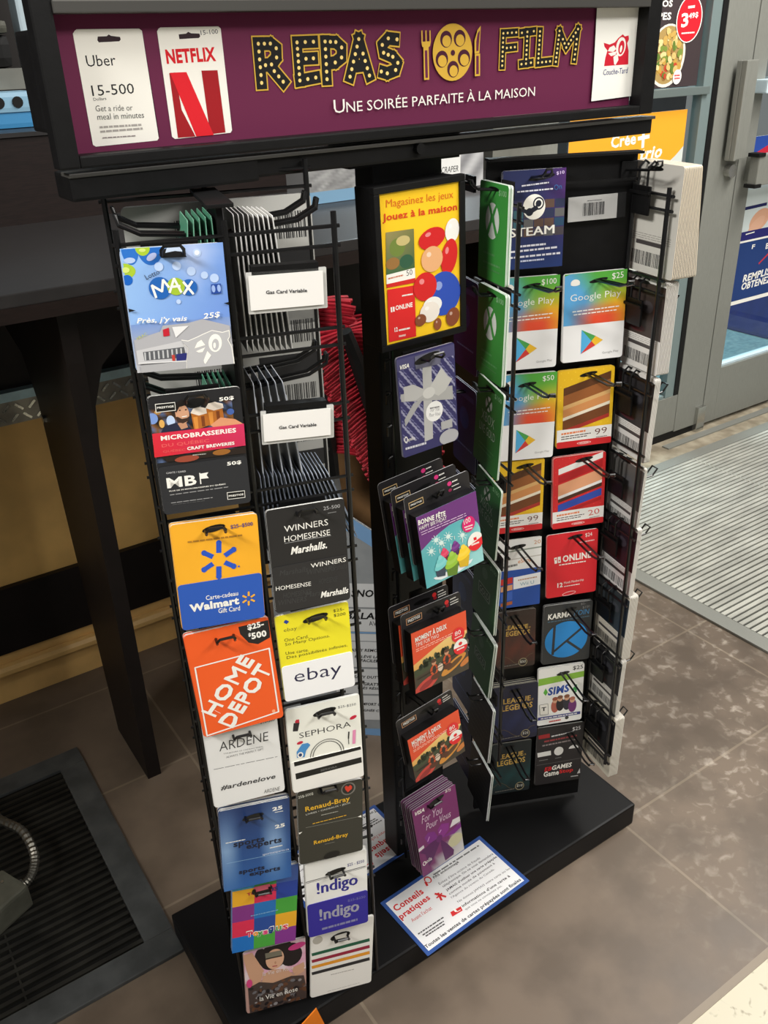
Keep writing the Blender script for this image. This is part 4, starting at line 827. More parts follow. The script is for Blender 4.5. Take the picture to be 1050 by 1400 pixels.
def fc2(a):
    a.poly([(600, 768), (918, 688), (922, 716), (604, 798)], BLK); a.poly([(608, 832), (924, 752), (926, 778), (612, 860)], BLK); a.T('SEPHORA', 730, 822, 808, 802, 10, GREY, 0)
card('sp', 'white cosmetics gift card with makeup drawings and two black stripes', B1, [(556, 530), (912, 454), (937, 838), (604, 924)], PL, .018, 3, (236, 236, 226), fc, 3, None, None, (748, 536), hook_front=.014)
c_ = FR['sp']; b = Art(Frame(c_.P(.0, c_.h*.62, .001), c_.u, c_.v, c_.n, c_.w, c_.h*.38), B1); b.slab(.0008, .003, (236, 234, 228), WHITE); fc2(b)
b.build('plastic_card', [o for o in COL.objects if o.get('label', '').startswith('white cosmetics')][0])
YE = (226, 176, 40)
def fd_(a):
    a.T('Renaud-Bray', 592, 194, 820, 136, 34, YE, .02); a.T('LIVRES • CADEAUX • JEUX', 594, 208, 822, 146, 11, (210, 210, 200), 0); a.fine(672, 204, 758, 184, 3, (190, 190, 180), 2); a.fine(628, 248, 800, 204, 4, YE, 3); a.T('25$-500$', 555, 122, 632, 100, 16, (220, 220, 210), 0)
    a.ell(810, 68, 36, 32, (120, 116, 110)); a.ell(810, 68, 29, 26, (40, 40, 36)); a.poly([(792, 60), (800, 52), (810, 58), (820, 48), (830, 56), (828, 68), (808, 86), (796, 74)], (210, 60, 40)); a.line(592, 268, 868, 210, 2, (140, 140, 130)); slot(a, 702, 70, 50, 26); a.poly([(676, 66), (742, 54), (746, 76), (680, 92)], (110, 106, 96))
    a.poly([(556, 294), (576, 288), (560, 302)], WHITE); a.poly([(858, 212), (876, 202), (878, 214)], WHITE)
    a.T('Renaud-Bray', 635, 360, 810, 314, 26, YE, .02); a.fine(690, 352, 740, 340, 3, (130, 130, 120), 3); slot(a, 726, 408, 40, 18)
card('rb', 'charcoal bookshop gift card with yellow lettering and a heart badge', B2, [(538, 92), (876, 14), (892, 384), (572, 456)], PL, .018, 3, (52, 51, 44), fd_, 2, None, None, (706, 62), hook_front=.014)
IND = (44, 40, 140)
def fe(a):
    [a.T('!ndigo', 650+q, 628, 855+q, 576, 80, IND, 0) for q in (0, 2.5, 5)]; a.T('$25 - $250', 806, 470, 892, 448, 18, (90, 90, 140), .01); a.line(588, 550, 900, 464, 4, (60, 60, 60)); a.line(590, 556, 900, 470, 2, (60, 60, 60)); a.fine(672, 652, 848, 604, 5, (150, 150, 170), 4); slot(a, 745, 492, 52, 12)
def fe2(a):
    [a.T('!ndigo', 664+q, 764, 862+q, 712, 80, (160, 160, 176), 0) for q in (0, 2.5, 5)]; a.fine(676, 788, 858, 738, 14, (130, 130, 170), 2); a.T('$25-$250', 808, 650, 898, 628, 14, (120, 120, 180), 0)
card('in', 'white and indigo blue bookshop gift card', B2, [(575, 462), (900, 380), (916, 748), (620, 828)], PL, .019, 3, (234, 234, 230), fe, 6, None, (.545, 1, (48, 40, 148), fe2), (745, 490), sp=.0016, hook_front=.016)
def ff(a):
    for y, c in ((176, (30, 92, 66)), (224, (150, 34, 60)), (267, (224, 150, 40)), (312, (40, 40, 42))): a.poly([(556, y), (972, y-110), (974, y-88), (560, y+20)], c)
    a.fine(695, 328, 860, 288, 6, (170, 165, 160), 4); a.fine(670, 448, 900, 385, 3, (170, 170, 165), 5); a.fine(650, 232, 830, 195, 2, (190, 190, 186), 7)
    a.ell(600, 80, 34, 28, (180, 176, 166)); slot(a, 762, 50, 68, 26); a.poly([(722, 50), (808, 24), (812, 56), (728, 76)], (216, 214, 206))
card('hb', 'white gift card with green, red, yellow and black stripes', LV, [(528, 20), (985, -90), (1002, 375), (572, 492)], PL, .015, 2, (234, 232, 226), ff, 2, None, None, (765, 52), hook_front=.012)
# gas card label holders on the wire rows
for nm, crop, quad, tx in (('white gas card label holder on the top wire row', K3, [(552, 382), (832, 358), (838, 488), (560, 510)], (618, 448, 773, 440, 15)), ('white gas card label holder on the second wire row', K8, [(557, 270), (842, 240), (838, 355), (557, 383)], (622, 330, 780, 316, 15))):
    ox, oy, sc = crop; fr = fit([(ox+x/sc, oy+y/sc) for x, y in quad], PL.p0+PL.out*.012, PL.out)
    hd_ = Art(Frame(fr.P(-.002, -.003, -.002), fr.u, fr.v, fr.n, fr.w+.006, fr.h+.007), crop); hd_.slab(.002, .001, (200, 200, 196), (150, 150, 150)); ho = hd_.build('label_holder'); tag(ho, nm, 'label holder')
    a = Art(fr, crop, .0004); a.slab(.0006, .0005, (232, 230, 226)); a.T('Gas Card Variable', *tx, (40, 40, 44), .02); a.build('label_strip', ho, M['paper'])
    cl_ = MB(); cl_.obox(fr.P(fr.w/2, -.004, -.008), fr.u, fr.v, fr.n, fr.w*.9, .008, .012); cl_.build('clip', M['black'], ho)
# ---- centre column: framed yellow sign, boxed and carded gifts
sg = empty('sign_box', PC.at(-.03, 1.0, .0), 'yellow framed gaming sign in a black box on the centre column', 'sign')
q = [(519, 264.5), (628, 248.7), (628, 445), (526, 473.6)]; fr = fit(q, PC.p0, PC.out)
sb = MB(); sb.obox(fr.P(fr.w/2, fr.h/2, -.021), fr.u, fr.v, fr.n, fr.w+.012, fr.h+.012, .040); fb_ = sb.build('box', M['black'], sg, bevel=.002)
fm_ = MB()
for (x0, y0, x1, y1) in ((-.008, -.008, fr.w+.008, 0), (-.008, fr.h, fr.w+.008, fr.h+.008), (-.008, 0, 0, fr.h), (fr.w, 0, fr.w+.008, fr.h)):
    fm_.obox(fr.P((x0+x1)/2, (y0+y1)/2, -.002), fr.u, fr.v, fr.n, x1-x0, y1-y0, .010)
fm_.build('frame', M['black'], sg, bevel=.001)
a = Art(fr, K4, .0004); a.slab(.0006, 0, (246, 200, 36))
a.T('Magasinez les jeux', 152, 278, 444, 234, 48, (214, 110, 30), .0); a.T('Jouez à la maison', 137, 336, 460, 286, 44, (210, 66, 30), .025)
a.grad([(150, 375), (272, 358), (276, 528), (152, 560)], [(150, 140, 90), (120, 120, 70), (60, 96, 60), (70, 104, 66)])
a.ell(200, 440, 34, 40, (110, 130, 60)); a.ell(240, 500, 30, 30, (50, 90, 66)); a.ell(225, 410, 30, 22, (196, 180, 120)); a.ell(180, 510, 30, 26, (150, 110, 60))
a.poly([(152, 560), (276, 528), (278, 572), (153, 600)], WHITE); a.poly([(153, 600), (278, 572), (279, 592), (154, 616)], (206, 40, 36)); a.T('50', 240, 564, 266, 558, 26, (90, 90, 90), 0); a.fine(160, 576, 225, 560, 5, (200, 120, 90), 2)
a.poly([(156, 624), (275, 604), (282, 826), (164, 852)], (216, 40, 40)); a.T('ONLINE', 192, 714, 266, 698, 22, WHITE, .03); a.poly([(170, 700), (176, 699), (178, 720), (172, 722)], WHITE); a.poly([(179, 698), (187, 697), (188, 718), (181, 719)], WHITE); a.T('12', 188, 808, 202, 804, 20, WHITE, .03); a.fine(206, 800, 254, 790, 6, WHITE, 3); a.fine(220, 650, 266, 642, 5, WHITE, 4); a.fine(206, 826, 236, 820, 7, (240, 190, 180), 5)
# plain party balloons stand in for the artwork
for x, y, rx, ry, c, ro in ((438, 365, 30, 52, (236, 234, 228), 8), (350, 400, 58, 46, (204, 34, 36), -10), (425, 480, 34, 78, (206, 36, 36), 12), (350, 490, 46, 56, (226, 170, 120), 0), (400, 640, 72, 96, (46, 78, 176), -20), (320, 610, 50, 62, (206, 36, 36), 15), (352, 690, 40, 36, (236, 234, 228), 0), (340, 720, 42, 44, (232, 224, 214), 0), (440, 740, 28, 40, (130, 70, 44), 20), (300, 755, 24, 26, (132, 74, 46), 0), (374, 772, 16, 26, (140, 80, 50), 0)):
    a.ell(x, y, rx, ry, c, ro, 24); a.ell(x-rx*.3, y-ry*.35, rx*.22, ry*.2, mix(c, (255, 255, 255), .45), ro, 12)
a.build('printed_insert', sg, M['paper'])
NV = (50, 48, 96)
def g1(a):
    def st(u, v):
        s = (u*1.5-v*1.3)*4.2 % 1; return (150, 150, 176) if s < .22 else (120, 120, 160) if .38 < s < .46 else NV
    a.ngrid(0.02, .12, .98, .88, 60, 70, st)
    a.band(.02, .13, (72, 70, 110)); a.band(.86, .98, NV)
    SV = (176, 176, 174)
    a.poly([(308, 905), (348, 900), (356, 1270), (320, 1285)], SV); a.poly([(215, 1080), (440, 1040), (444, 1100), (218, 1112)], (168, 168, 166))
    a.poly([(335, 1065), (352, 1030), (392, 962), (420, 1000), (440, 1010), (410, 1060), (380, 1085)], (188, 188, 184)); a.poly([(335, 1065), (270, 1036), (228, 1048), (232, 1110), (280, 1105)], (182, 182, 180)); a.poly([(320, 1090), (286, 1140), (236, 1220), (232, 1190), (270, 1120)], (160, 160, 160)); a.ell(338, 1072, 26, 24, (200, 200, 196))
    a.ell(362, 1152, 36, 44, (232, 232, 230), 0, 24); a.fine(342, 1140, 384, 1132, 5, GREY, 2); a.T('For You', 344, 1156, 384, 1148, 16, (80, 80, 90), -.01, .3); a.T('Pour Vous', 338, 1178, 388, 1168, 16, (80, 80, 90), -.01, .3)
    a.T('VISA', 212, 973, 252, 962, 20, WHITE, .03, .25); a.poly([(390, 1200), (438, 1184), (440, 1220), (392, 1234)], (170, 170, 170)); a.ell(425, 1262, 40, 32, (170, 170, 174)); a.fine(236, 1316, 326, 1290, 8, (200, 200, 210), 3); a.ell(238, 1276, 7, 14, WHITE); a.ell(238, 1276, 4, 10, NV); a.T('anilla', 246, 1284, 276, 1274, 16, WHITE, 0)
    a.poly([(275, 915), (385, 880), (388, 945), (280, 970)], (100, 100, 120)); slot(a, 330, 920, 56, 18)
card('vs', 'silver and navy striped gift card with a grey bow', K4, [(195, 925), (447, 848), (467, 1276), (228, 1355)], PC, .022, 2, NV, g1, 2, (120, 120, 140), None, (335, 920), edge=(150, 150, 160), hook_front=.02)
def boxed(key, label, crop, hang, front, body, side, fn, hfn, hook, n_more, lbl2):
    """a carded gift: black hang tab carrying a raised printed box"""
    ox, oy, sc = crop; Q = [(ox+x/sc, oy+y/sc) for x, y in hang]; W = [(ox+x/sc, oy+y/sc) for x, y in front]
    p0 = PC.hit((Q[0][0]+Q[1][0])/2, (Q[0][1]+Q[1][1])/2, .045); n_ = PC.out*math.cos(.09)+V((0, 0, 1))*math.sin(.09)
    ff_ = fit(W, p0+n_*.016, n_); back = Frame(ff_.P(-.004, 0, -.016), ff_.u, ff_.v, ff_.n, ff_.w+.008, ff_.h)
    th_ = (fit(Q, p0, n_).O-back.O).dot(ff_.v); top = max(.018, -th_); back = Frame(back.P(0, -top), ff_.u, ff_.v, ff_.n, ff_.w+.008, ff_.h*.72+top)
    a = Art(back, crop); a.slab(.0012, .005, (36, 34, 36), (200, 198, 200)); hfn(a); o = a.build('boxed_gift'); tag(o, label, 'gift box')
    b = Art(ff_, crop); pts = [(0, 0), (ff_.w, 0), (ff_.w, ff_.h), (0, ff_.h)]; b.solid(pts, -.0158, 0, body, side); b.k = .0003; fn(b); bo = b.build('box', o)
    for k in range(n_more):
        c = o.copy(); COL.objects.link(c); d = bo.copy(); COL.objects.link(d); d.parent = c
        c.location = org(o)-PC.out*(.021*(k+1))-ff_.u*(.006*(k+1))+V((0, 0, .004*(k+1))); tag(c, lbl2[k], 'gift box')
    hb_ = hit(ox+hook[0]/sc, oy+hook[1]/sc, back.O, back.n); peg(label, hb_, PC.out, back.u, .05, .012, .08)
    return ff_
def hb1(a):
    a.poly([(322, 280), (404, 243), (410, 278), (328, 318)], (200, 170, 120)); a.poly([(326, 283), (401, 249), (406, 275), (331, 312)], BLK); a.T('PRESTIGE', 336, 298, 398, 270, 10, WHITE, .02)
    slot(a, 474, 232, 50, 12); a.ell(553, 170, 12, 13, (220, 60, 130)); a.ell(557, 206, 10, 9, (150, 40, 80)); a.fine(568, 160, 598, 146, 6, WHITE, 2); a.fine(566, 186, 606, 168, 4, WHITE, 3); a.fine(576, 204, 616, 186, 4, WHITE, 4)
PU = (108, 52, 122)
def fx1(a):
    a.ngrid(0, .30, 1, 1, 14, 10, lambda u, v: mix((150, 208, 208), (90, 176, 182), .5+.5*math.sin(u*3+v*2.2)))
    a.npoly([(0, 0), (1, 0), (1, .52), (.97, .44), (.9, .36), (.8, .31), (.68, .285), (.5, .29), (.34, .33), (.18, .38), (0, .46)], PU)
    a.crop = BF
    for x, y in ((395, 250), (360, 330), (480, 225), (580, 215), (430, 270)):
        for k in range(9): an = k*.7; a.line(x, y, x+34*math.cos(an), y+36*math.sin(an), 3, (226, 240, 236)); a.k -= a.step
        a.k += a.step; a.ell(x, y, 14, 15, (216, 236, 230))
    a.poly([(375, 520), (655, 380), (640, 410), (560, 470), (430, 530), (390, 530)], (232, 238, 240))
    for x, y, s, c, b_ in ((450, 350, .8, (222, 60, 96), (120, 40, 60)), (528, 300, .8, (112, 44, 130), (80, 40, 90)), (425, 420, 1.1, (120, 206, 206), (60, 70, 86)), (505, 400, 1.25, (150, 196, 60), (96, 130, 44)), (585, 345, 1.15, (244, 206, 50), (214, 176, 40))):
        a.poly([(x-36*s, y+20*s), (x+38*s, y+4*s), (x+30*s, y+74*s), (x-22*s, y+84*s)], b_)
        for j, (rx, ry) in enumerate(((42, 24), (34, 21), (25, 18), (13, 14))): a.ell(x+2*s-j*2*s, y+8*s-j*17*s, rx*s, ry*s, mix(c, (255, 255, 255), .12*(j % 2)), -14)
        a.line(x-6*s, y-70*s, x-8*s, y-100*s, 4, (226, 226, 220))
    a.T('BONNE FÊTE', 264, 146, 458, 76, 46, WHITE, .035); a.T('HAPPY BIRTHDAY', 272, 182, 466, 104, 28, WHITE, 0); a.fine(282, 196, 600, 58, 4, (226, 200, 226), 2); a.fine(286, 212, 606, 72, 4, (226, 200, 226), 5)
    a.ell(620, 135, 44, 56, (216, 30, 110), 0, 24); a.T('100', 590, 142, 636, 116, 34, WHITE, .0); a.fine(590, 160, 650, 140, 7, WHITE, 2); a.fine(598, 176, 646, 160, 7, WHITE, 3)
    a.ell(668, 256, 52, 66, WHITE, 0, 28); a.ell(668, 256, 52, 66, (222, 34, 44), -14, 20, 0, 180); a.fine(640, 284, 694, 262, 10, WHITE, 3); a.poly([(654, 232), (674, 224), (678, 244), (656, 252)], (222, 34, 44))
boxed('bf', 'purple and teal boxed gift with five cupcakes, foremost', B3, [(292, 250), (632, 110), (757, 595), (435, 758)], [(355, 365), (690, 215), (757, 595), (435, 758)], (126, 196, 200), (16, 14, 18), fx1, hb1, (474, 232), 2, ['purple and teal boxed gift directly behind the front cupcake one', 'purple and teal boxed gift rearmost behind the cupcake ones'])
OR = (226, 84, 50)
def mk(bx, dx, dy, full):
    def fn(a):
        a.ngrid(0, .30, 1, .62, 10, 6, lambda u, v: mix((236, 206, 130), (226, 170, 90), v))
        a.npoly([(0, 0), (1, 0), (1, .33), (.85, .30), (.6, .32), (.35, .40), (.15, .47), (0, .52)], OR)
        a.npoly([(0, .62), (.15, .60), (.3, .56), (.5, .57), (.7, .50), (.85, .47), (1, .42), (1, .60), (.5, .68), (0, .74)], (66, 74, 52))
        a.npoly([(0, .74), (.5, .66), (1, .58), (1, 1), (0, 1)], (70, 62, 50))
        r = random.Random(8)
        for k in range(30): u = r.random(); a.nell(u, .60-.15*u+r.uniform(-.03, .03), .03, .05, r.choice([(50, 58, 42), (80, 88, 60), (44, 50, 40)])); a.k -= a.step
        a.k += a.step
        for (u, v, ru, rv, c, ro) in ((.2, .93, .24, .10, (196, 70, 60), -20), (.72, .80, .26, .08, (206, 140, 60), -24), (.2, .93, .14, .05, (150, 50, 50), -20), (.74, .79, .16, .045, (96, 70, 44), -24), (.95, .84, .12, .05, (196, 120, 60), -24)): a.nell(u, v, ru, rv, c, ro)
        for u, v in ((.36, .62), (.60, .545)): a.nell(u, v+.12, .075, .09, (196, 84, 44)); a.nell(u, v+.12, .035, .07, (60, 50, 46)); a.nell(u, v, .04, .045, (206, 150, 116)); a.nell(u, v-.03, .05, .03, (90, 60, 44)); a.nell(u+.01, v+.24, .08, .05, (90, 54, 40))
        a.nell(.47, .74, .05, .07, (214, 196, 176)); a.nline(.05, .78, .62, .72, .012, (50, 40, 34)); a.nline(.4, .70, .98, .60, .012, (50, 40, 34))
        a.NT('MOMENT À DEUX', .06, .165, .63, .155, .105, WHITE, .03); a.NT('TIME FOR TWO', .06, .245, .48, .24, .065, WHITE, -.005); a.nfine(.06, .28, .82, .27, .01, (250, 210, 190), 3); a.nfine(.06, .31, .80, .30, .01, (250, 210, 190), 4)
        a.nell(.83, .34, .12, .12, (222, 44, 50), 0, 24); a.NT('80', .77, .345, .88, .34, .075, WHITE, 0); a.nfine(.76, .38, .9, .375, .015, WHITE, 3)
        a.nell(.86, .55, .13, .13, WHITE, 0, 26); a.nell(.86, .55, .13, .13, (222, 40, 46), 0, 18, 0, 180); a.nfine(.79, .585, .93, .585, .025, WHITE, 2); a.nell(.86, .50, .035, .03, (222, 40, 46))
    def h(a):
        a.npoly([(.08, .09), (.34, .08), (.34, .19), (.08, .20)], (200, 150, 110)); a.npoly([(.09, .10), (.33, .09), (.33, .18), (.09, .19)], BLK); a.NT('PRESTIGE', .11, .165, .31, .155, .045, WHITE, .02)
        a.nell(.55, .12, .14, .035, (8, 8, 8)); a.nell(.76, .09, .035, .035, (220, 50, 50)); a.nell(.77, .15, .03, .025, (150, 30, 40)); a.nfine(.82, .07, .92, .065, .014, WHITE, 2); a.nfine(.82, .12, .96, .115, .012, WHITE, 4); a.nfine(.82, .16, .96, .155, .012, WHITE, 5)
    return fn, h
f_, h_ = mk(0, 0, 0, 1)
boxed('m1', 'orange boxed gift with two kayakers, upper of the two rows', B3, [(305, 915), (600, 775), (657, 1225), (355, 1345)], [(345, 1025), (650, 868), (657, 1225), (355, 1345)], OR, (18, 16, 16), f_, h_, (480, 880), 1, ['orange boxed gift directly behind the upper kayaker one'])
boxed('m2', 'orange boxed gift with two kayakers, lower of the two rows', B4, [(255, 205), (500, 85), (528, 385), (295, 533)], [(285, 315), (530, 162), (528, 385), (295, 533)], OR, (18, 16, 16), f_, h_, (380, 180), 0, [])
def g4(a):
    a.ngrid(0, 0, 1, 1, 10, 10, lambda u, v: mix((122, 48, 104), (112, 44, 96), v) if u*.55+v < 1.12 else mix((160, 150, 160), (196, 194, 192), (u*.55+v-1.12)*3))
    a.crop = CN
    a.ell(575, 355, 34, 34, (190, 186, 150)); a.poly([(560, 245), (600, 225), (604, 250), (545, 290)], (216, 214, 214)); a.poly([(372, 408), (400, 385), (404, 400), (374, 425)], (216, 214, 214))
    PB, PD = (122, 40, 128), (84, 26, 84)
    a.poly([(485, 350), (460, 310), (425, 315), (405, 345), (425, 380)], PB); a.poly([(485, 345), (478, 300), (498, 268), (540, 262), (538, 300), (505, 345)], (134, 44, 132)); a.poly([(480, 345), (440, 372), (380, 430), (410, 436), (430, 500), (450, 470), (490, 370)], PD); a.poly([(490, 350), (500, 400), (520, 470), (565, 436), (568, 410), (530, 375)], PD); a.poly([(500, 345), (560, 300), (610, 250), (610, 280), (570, 320)], PB); a.ell(487, 348, 15, 20, (100, 32, 100)); a.line(432, 338, 422, 365, 4, (200, 150, 200)); a.line(496, 300, 486, 318, 5, (206, 160, 206))
    a.T('VISA', 352, 226, 404, 198, 20, WHITE, .03, .25); a.T('$75', 518, 98, 548, 88, 16, WHITE, 0); a.T('For You', 390, 268, 502, 205, 38, (230, 210, 226), -.01, .2); a.T('Pour Vous', 414, 304, 550, 226, 34, (230, 210, 226), -.01, .2)
    a.T('anilla', 412, 488, 446, 464, 18, WHITE, 0); a.ell(404, 486, 8, 12, WHITE); a.ell(404, 486, 5, 8, (120, 48, 100)); slot(a, 465, 142, 44, 14)
card('fy', 'purple prepaid card with a big purple ribbon bow', B4, [(290, 655), (495, 540), (543, 835), (345, 985)], PC, .045, 4, (124, 48, 104), g4, 7, (110, 60, 100), None, (390, 620), edge=(190, 184, 190), sp=.0042, hook_front=.012)
# dark navy cards hung on the far side of the centre column, seen past the green ones
PN = Plane(aty(653, 480, .935), 74, -1); PN.out = V((-.961, .276, 0)); PN.u = V((-.276, -.961, 0))
for k in range(6):
    z1 = 1.03-.158*k
    fr = Frame(PN.p0+V((0, 0, 0))-PN.u*.09+V((0, 0, z1-PN.p0.z)), PN.u, V((0, 0, -1)), PN.out, .088, .135)
    a = Art(fr, PX); a.slab(.001, .006, (34, 38, 74), (140, 146, 160)); a.nell(.5, .4, .2, .2, (40, 58, 110)); a.nfine(.15, .75, .85, .75, .03, (90, 100, 140), k); a.npoly([(.1, .1), (.9, .1), (.9, .16), (.1, .16)], (60, 64, 110)) 
    o = a.build('gift_card'); w_ = ['topmost', 'second from the top', 'third from the top', 'fourth from the top', 'fifth from the top', 'lowest'][k]
    tag(o, 'dark navy card behind the green ones, '+w_, 'gift card', 'dark navy cards behind the green ones')
    s = a.build('gift_card'); s.location = org(o)-PN.out*.003; tag(s, 'spare navy card hung behind the dark navy column', 'gift card', 'spare navy cards')
    peg('dark navy card '+w_+' of its column', fr.P(.044, .012), PN.out, fr.u, .02, .02)
# ---- right unit, front cards
def rc(key, short, crop, quad, col, fn, stack, hook, off=.012, tilt=2, edge=(232, 232, 228), hf=.10, **k):
    return card(key, short, crop, quad, PR, off, tilt, col, fn, stack, k.pop('scol', None), None, hook, edge=edge, hook_front=hf, hook_rise=.13, hook_w=.009, hook_back=max(.008, off), sp=k.pop('sp', .0011), **k)
def st_(a):
    r = random.Random(9)
    a.ngrid(0, 0, 1, 1, 10, 12, lambda u, v: mix(mix((38, 44, 84), (84, 40, 110), max(0, u-.55)*2*(1-v)), (34, 60, 120), max(0, v-.6)*2))
    for j in range(4):
        for i in range(6):
            u, v = i/6+.01, .30+j*.095; a.npoly([(u, v), (u+.155, v), (u+.155, v+.085), (u, v+.085)], r.choice([(44, 50, 78), (70, 64, 70), (90, 70, 60), (40, 70, 96), (110, 80, 56), (58, 56, 90), (96, 96, 96), (60, 100, 110)])); a.k -= a.step
    a.k += a.step
    a.ell(296, 272, 50, 57, (238, 236, 226), 0, 32); a.line(240, 285, 275, 300, 16, (30, 34, 46)); a.ell(316, 256, 25, 29, (30, 34, 46), 0, 20); a.ell(316, 256, 19, 22, (238, 236, 226), 0, 20); a.ell(316, 256, 13, 15, (30, 34, 46), 0, 18); a.ell(275, 295, 17, 18, (30, 34, 46), 0, 16); a.line(280, 292, 312, 272, 20, (30, 34, 46))
    [a.T('STEAM', 185+q, 410, 384+q, 390, 42, WHITE, 0) for q in (0, 3)]; a.fine(240, 178, 362, 162, 6, (220, 220, 230), 2); a.fine(220, 205, 380, 190, 6, (220, 220, 230), 3)
    a.fine(228, 450, 348, 438, 8, (220, 220, 230), 5); a.fine(180, 476, 398, 452, 8, (220, 220, 230), 6); a.fine(180, 502, 412, 478, 8, (220, 220, 230), 7); a.fine(234, 516, 340, 506, 7, (200, 206, 230), 8)
    a.T('$10', 396, 130, 432, 124, 18, (220, 200, 240), .01); a.T('On', 386, 198, 420, 190, 26, (60, 110, 170), .0); slot(a, 330, 138, 60, 12)
rc('st', 'dark blue video game card with a round white emblem', K5, [(158, 112), (445, 95), (417, 536), (150, 558)], (38, 46, 86), st_, 4, (300, 138), scol=(60, 60, 96), hf=.05)
def goog(n_, amt, ax):
    def fn(a):
        BL, GR, YL, RE = (92, 168, 222), (84, 168, 62), (236, 190, 46), (226, 78, 48)
        def c(u, v):
            l = mix(BL, GR, max(0, min(1, u*2.2-v*1.3-.1))); rr_ = mix(GR, YL, max(0, min(1, (v-.15)*2.2))); base = mix(l, rr_, max(0, min(1, u*2-.7))); return mix(base, RE, max(0, min(1, (v-.55)*3.2))*max(0, min(1, 1.3-abs(u-.62)*2.4)))
        a.ngrid(0, 0, 1, .575, 18, 14, c); a.npoly([(0, .02), (.1, 0), (.1, 0), (0, 0)], GR)
        a.NT('Google Play', .10, .325, .92, .315, .135, WHITE, -.006); a.NT(amt, ax, .105, .945, .10, .105, WHITE, .0); a.nfine(.14, .42, .90, .405, .016, WHITE, n_); a.nfine(.16, .455, .86, .445, .016, WHITE, n_+4)
        a.nell(.17, .105, .075, .06, WHITE, 0, 16, 180, 360); a.nell(.17, .115, .075, .025, WHITE)
        x0, y0, y1, xm = .30, .635, .915, .66; cy = (y0+y1)/2
        a.npoly([(x0, y0), (x0+.17, cy), (x0, y1)], (84, 176, 226)); a.npoly([(x0, y0), (x0+.235, cy-.055), (x0+.17, cy)], (76, 164, 84)); a.npoly([(x0, y1), (x0+.17, cy), (x0+.235, cy+.055)], (212, 62, 56)); a.npoly([(x0+.235, cy-.055), (xm, cy), (x0+.235, cy+.055), (x0+.17, cy)], (240, 190, 50)); a.NT('Google Play', .66, .945, .93, .938, .045, (150, 150, 150), -.01)
        slot(a, *a_slot, 42, 9)
    return fn
for key, lbl, crop, quad, amt, ax, hk in (('g1', 'rainbow topped white app card below the white emblem card', K5, [(145, 592), (418, 578), (389, 985), (125, 1015)], '$100', .70, (285, 625)), ('g2', 'rainbow topped white app card below the barcode label', K5, [(445, 575), (715, 550), (690, 943), (412, 975)], '$25', .76, (585, 600)), ('g3', 'rainbow topped white app card lowest of the three', K6, [(150, 108), (397, 95), (383, 470), (138, 500)], '$50', .74, (265, 150))):
    a_slot = hk; rc(key, lbl, crop, quad, (240, 240, 240), goog(3, amt, ax), 6, hk)
YD = (232, 186, 34)
def plainfruit(seed, base):
    def art(a):
        r = random.Random(seed)
        for j in range(9):
            for i in range(8): a.nell((i+.5*(j % 2))/8+.05, .03+j*.085, .012, .012, (240, 200, 60) if base == YD else (222, 60, 60), 0, 8); a.k -= a.step
        a.k += a.step
        # plain slanted colour bands stand in for the artwork
        if base == YD: B_ = [(.16, .10, (92, 54, 28)), (.26, .13, (150, 90, 46)), (.39, .05, (214, 170, 110)), (.44, .10, (206, 140, 84)), (.54, .04, (232, 222, 200)), (.58, .12, (112, 64, 32)), (.70, .05, (170, 50, 40))]
        else: B_ = [(.10, .08, (236, 234, 230)), (.20, .10, (176, 26, 34)), (.32, .16, (228, 164, 124)), (.48, .04, (240, 238, 236)), (.52, .05, (74, 42, 30)), (.60, .10, (48, 76, 172)), (.72, .04, (176, 26, 34))]
        for v, h_, c in B_:
            a.npoly([(.10, v+.06), (.94, v-.10), (.94, v-.10+h_), (.10, v+.06+h_)], c)
    return art
def ninfoot(a, amt, c):
    a.band(.755, .925, (236, 234, 230)); a.rband(.915, 1, (206, 36, 42), .002); a.NT(amt, .70, .875, .92, .86, .115, c, -.005); a.nfine(.08, .81, .52, .80, .035, (226, 130, 80), 3); a.nfine(.08, .85, .62, .84, .016, (60, 50, 50), 5); a.nfine(.08, .88, .55, .87, .016, (60, 50, 50), 6); a.nfine(.72, .905, .92, .90, .014, (120, 100, 100), 7)
    a.nell(.5, .958, .13, .026, (240, 200, 196)); a.nell(.5, .958, .115, .018, (206, 36, 42)); a.nfine(.42, .958, .58, .957, .018, (240, 200, 196), 2)
def dk(seed, base, amt, c, hk):
    def fn(a): plainfruit(seed, base)(a); ninfoot(a, amt, c); slot(a, *hk, 40, 9)
    return fn
rc('d1', 'yellow game shop card, upper right of the two', K6, [(412, 92), (667, 62), (632, 410), (390, 440)], YD, dk(1, YD, '99', (100, 40, 30), (540, 102)), 4, (540, 102), edge=(220, 190, 90))
rc('d2', 'yellow game shop card, lower left of the two', K6, [(122, 500), (350, 482), (325, 795), (105, 828)], YD, dk(1, YD, '99', (100, 40, 30), (255, 515)), 4, (255, 515), edge=(220, 190, 90))
rc('mr', 'red game shop card with a white lower strip, right column', K6, [(393, 480), (625, 448), (600, 768), (368, 802)], (206, 40, 44), dk(2, (206, 40, 44), '20', (206, 60, 50), (520, 485)), 4, (520, 485))
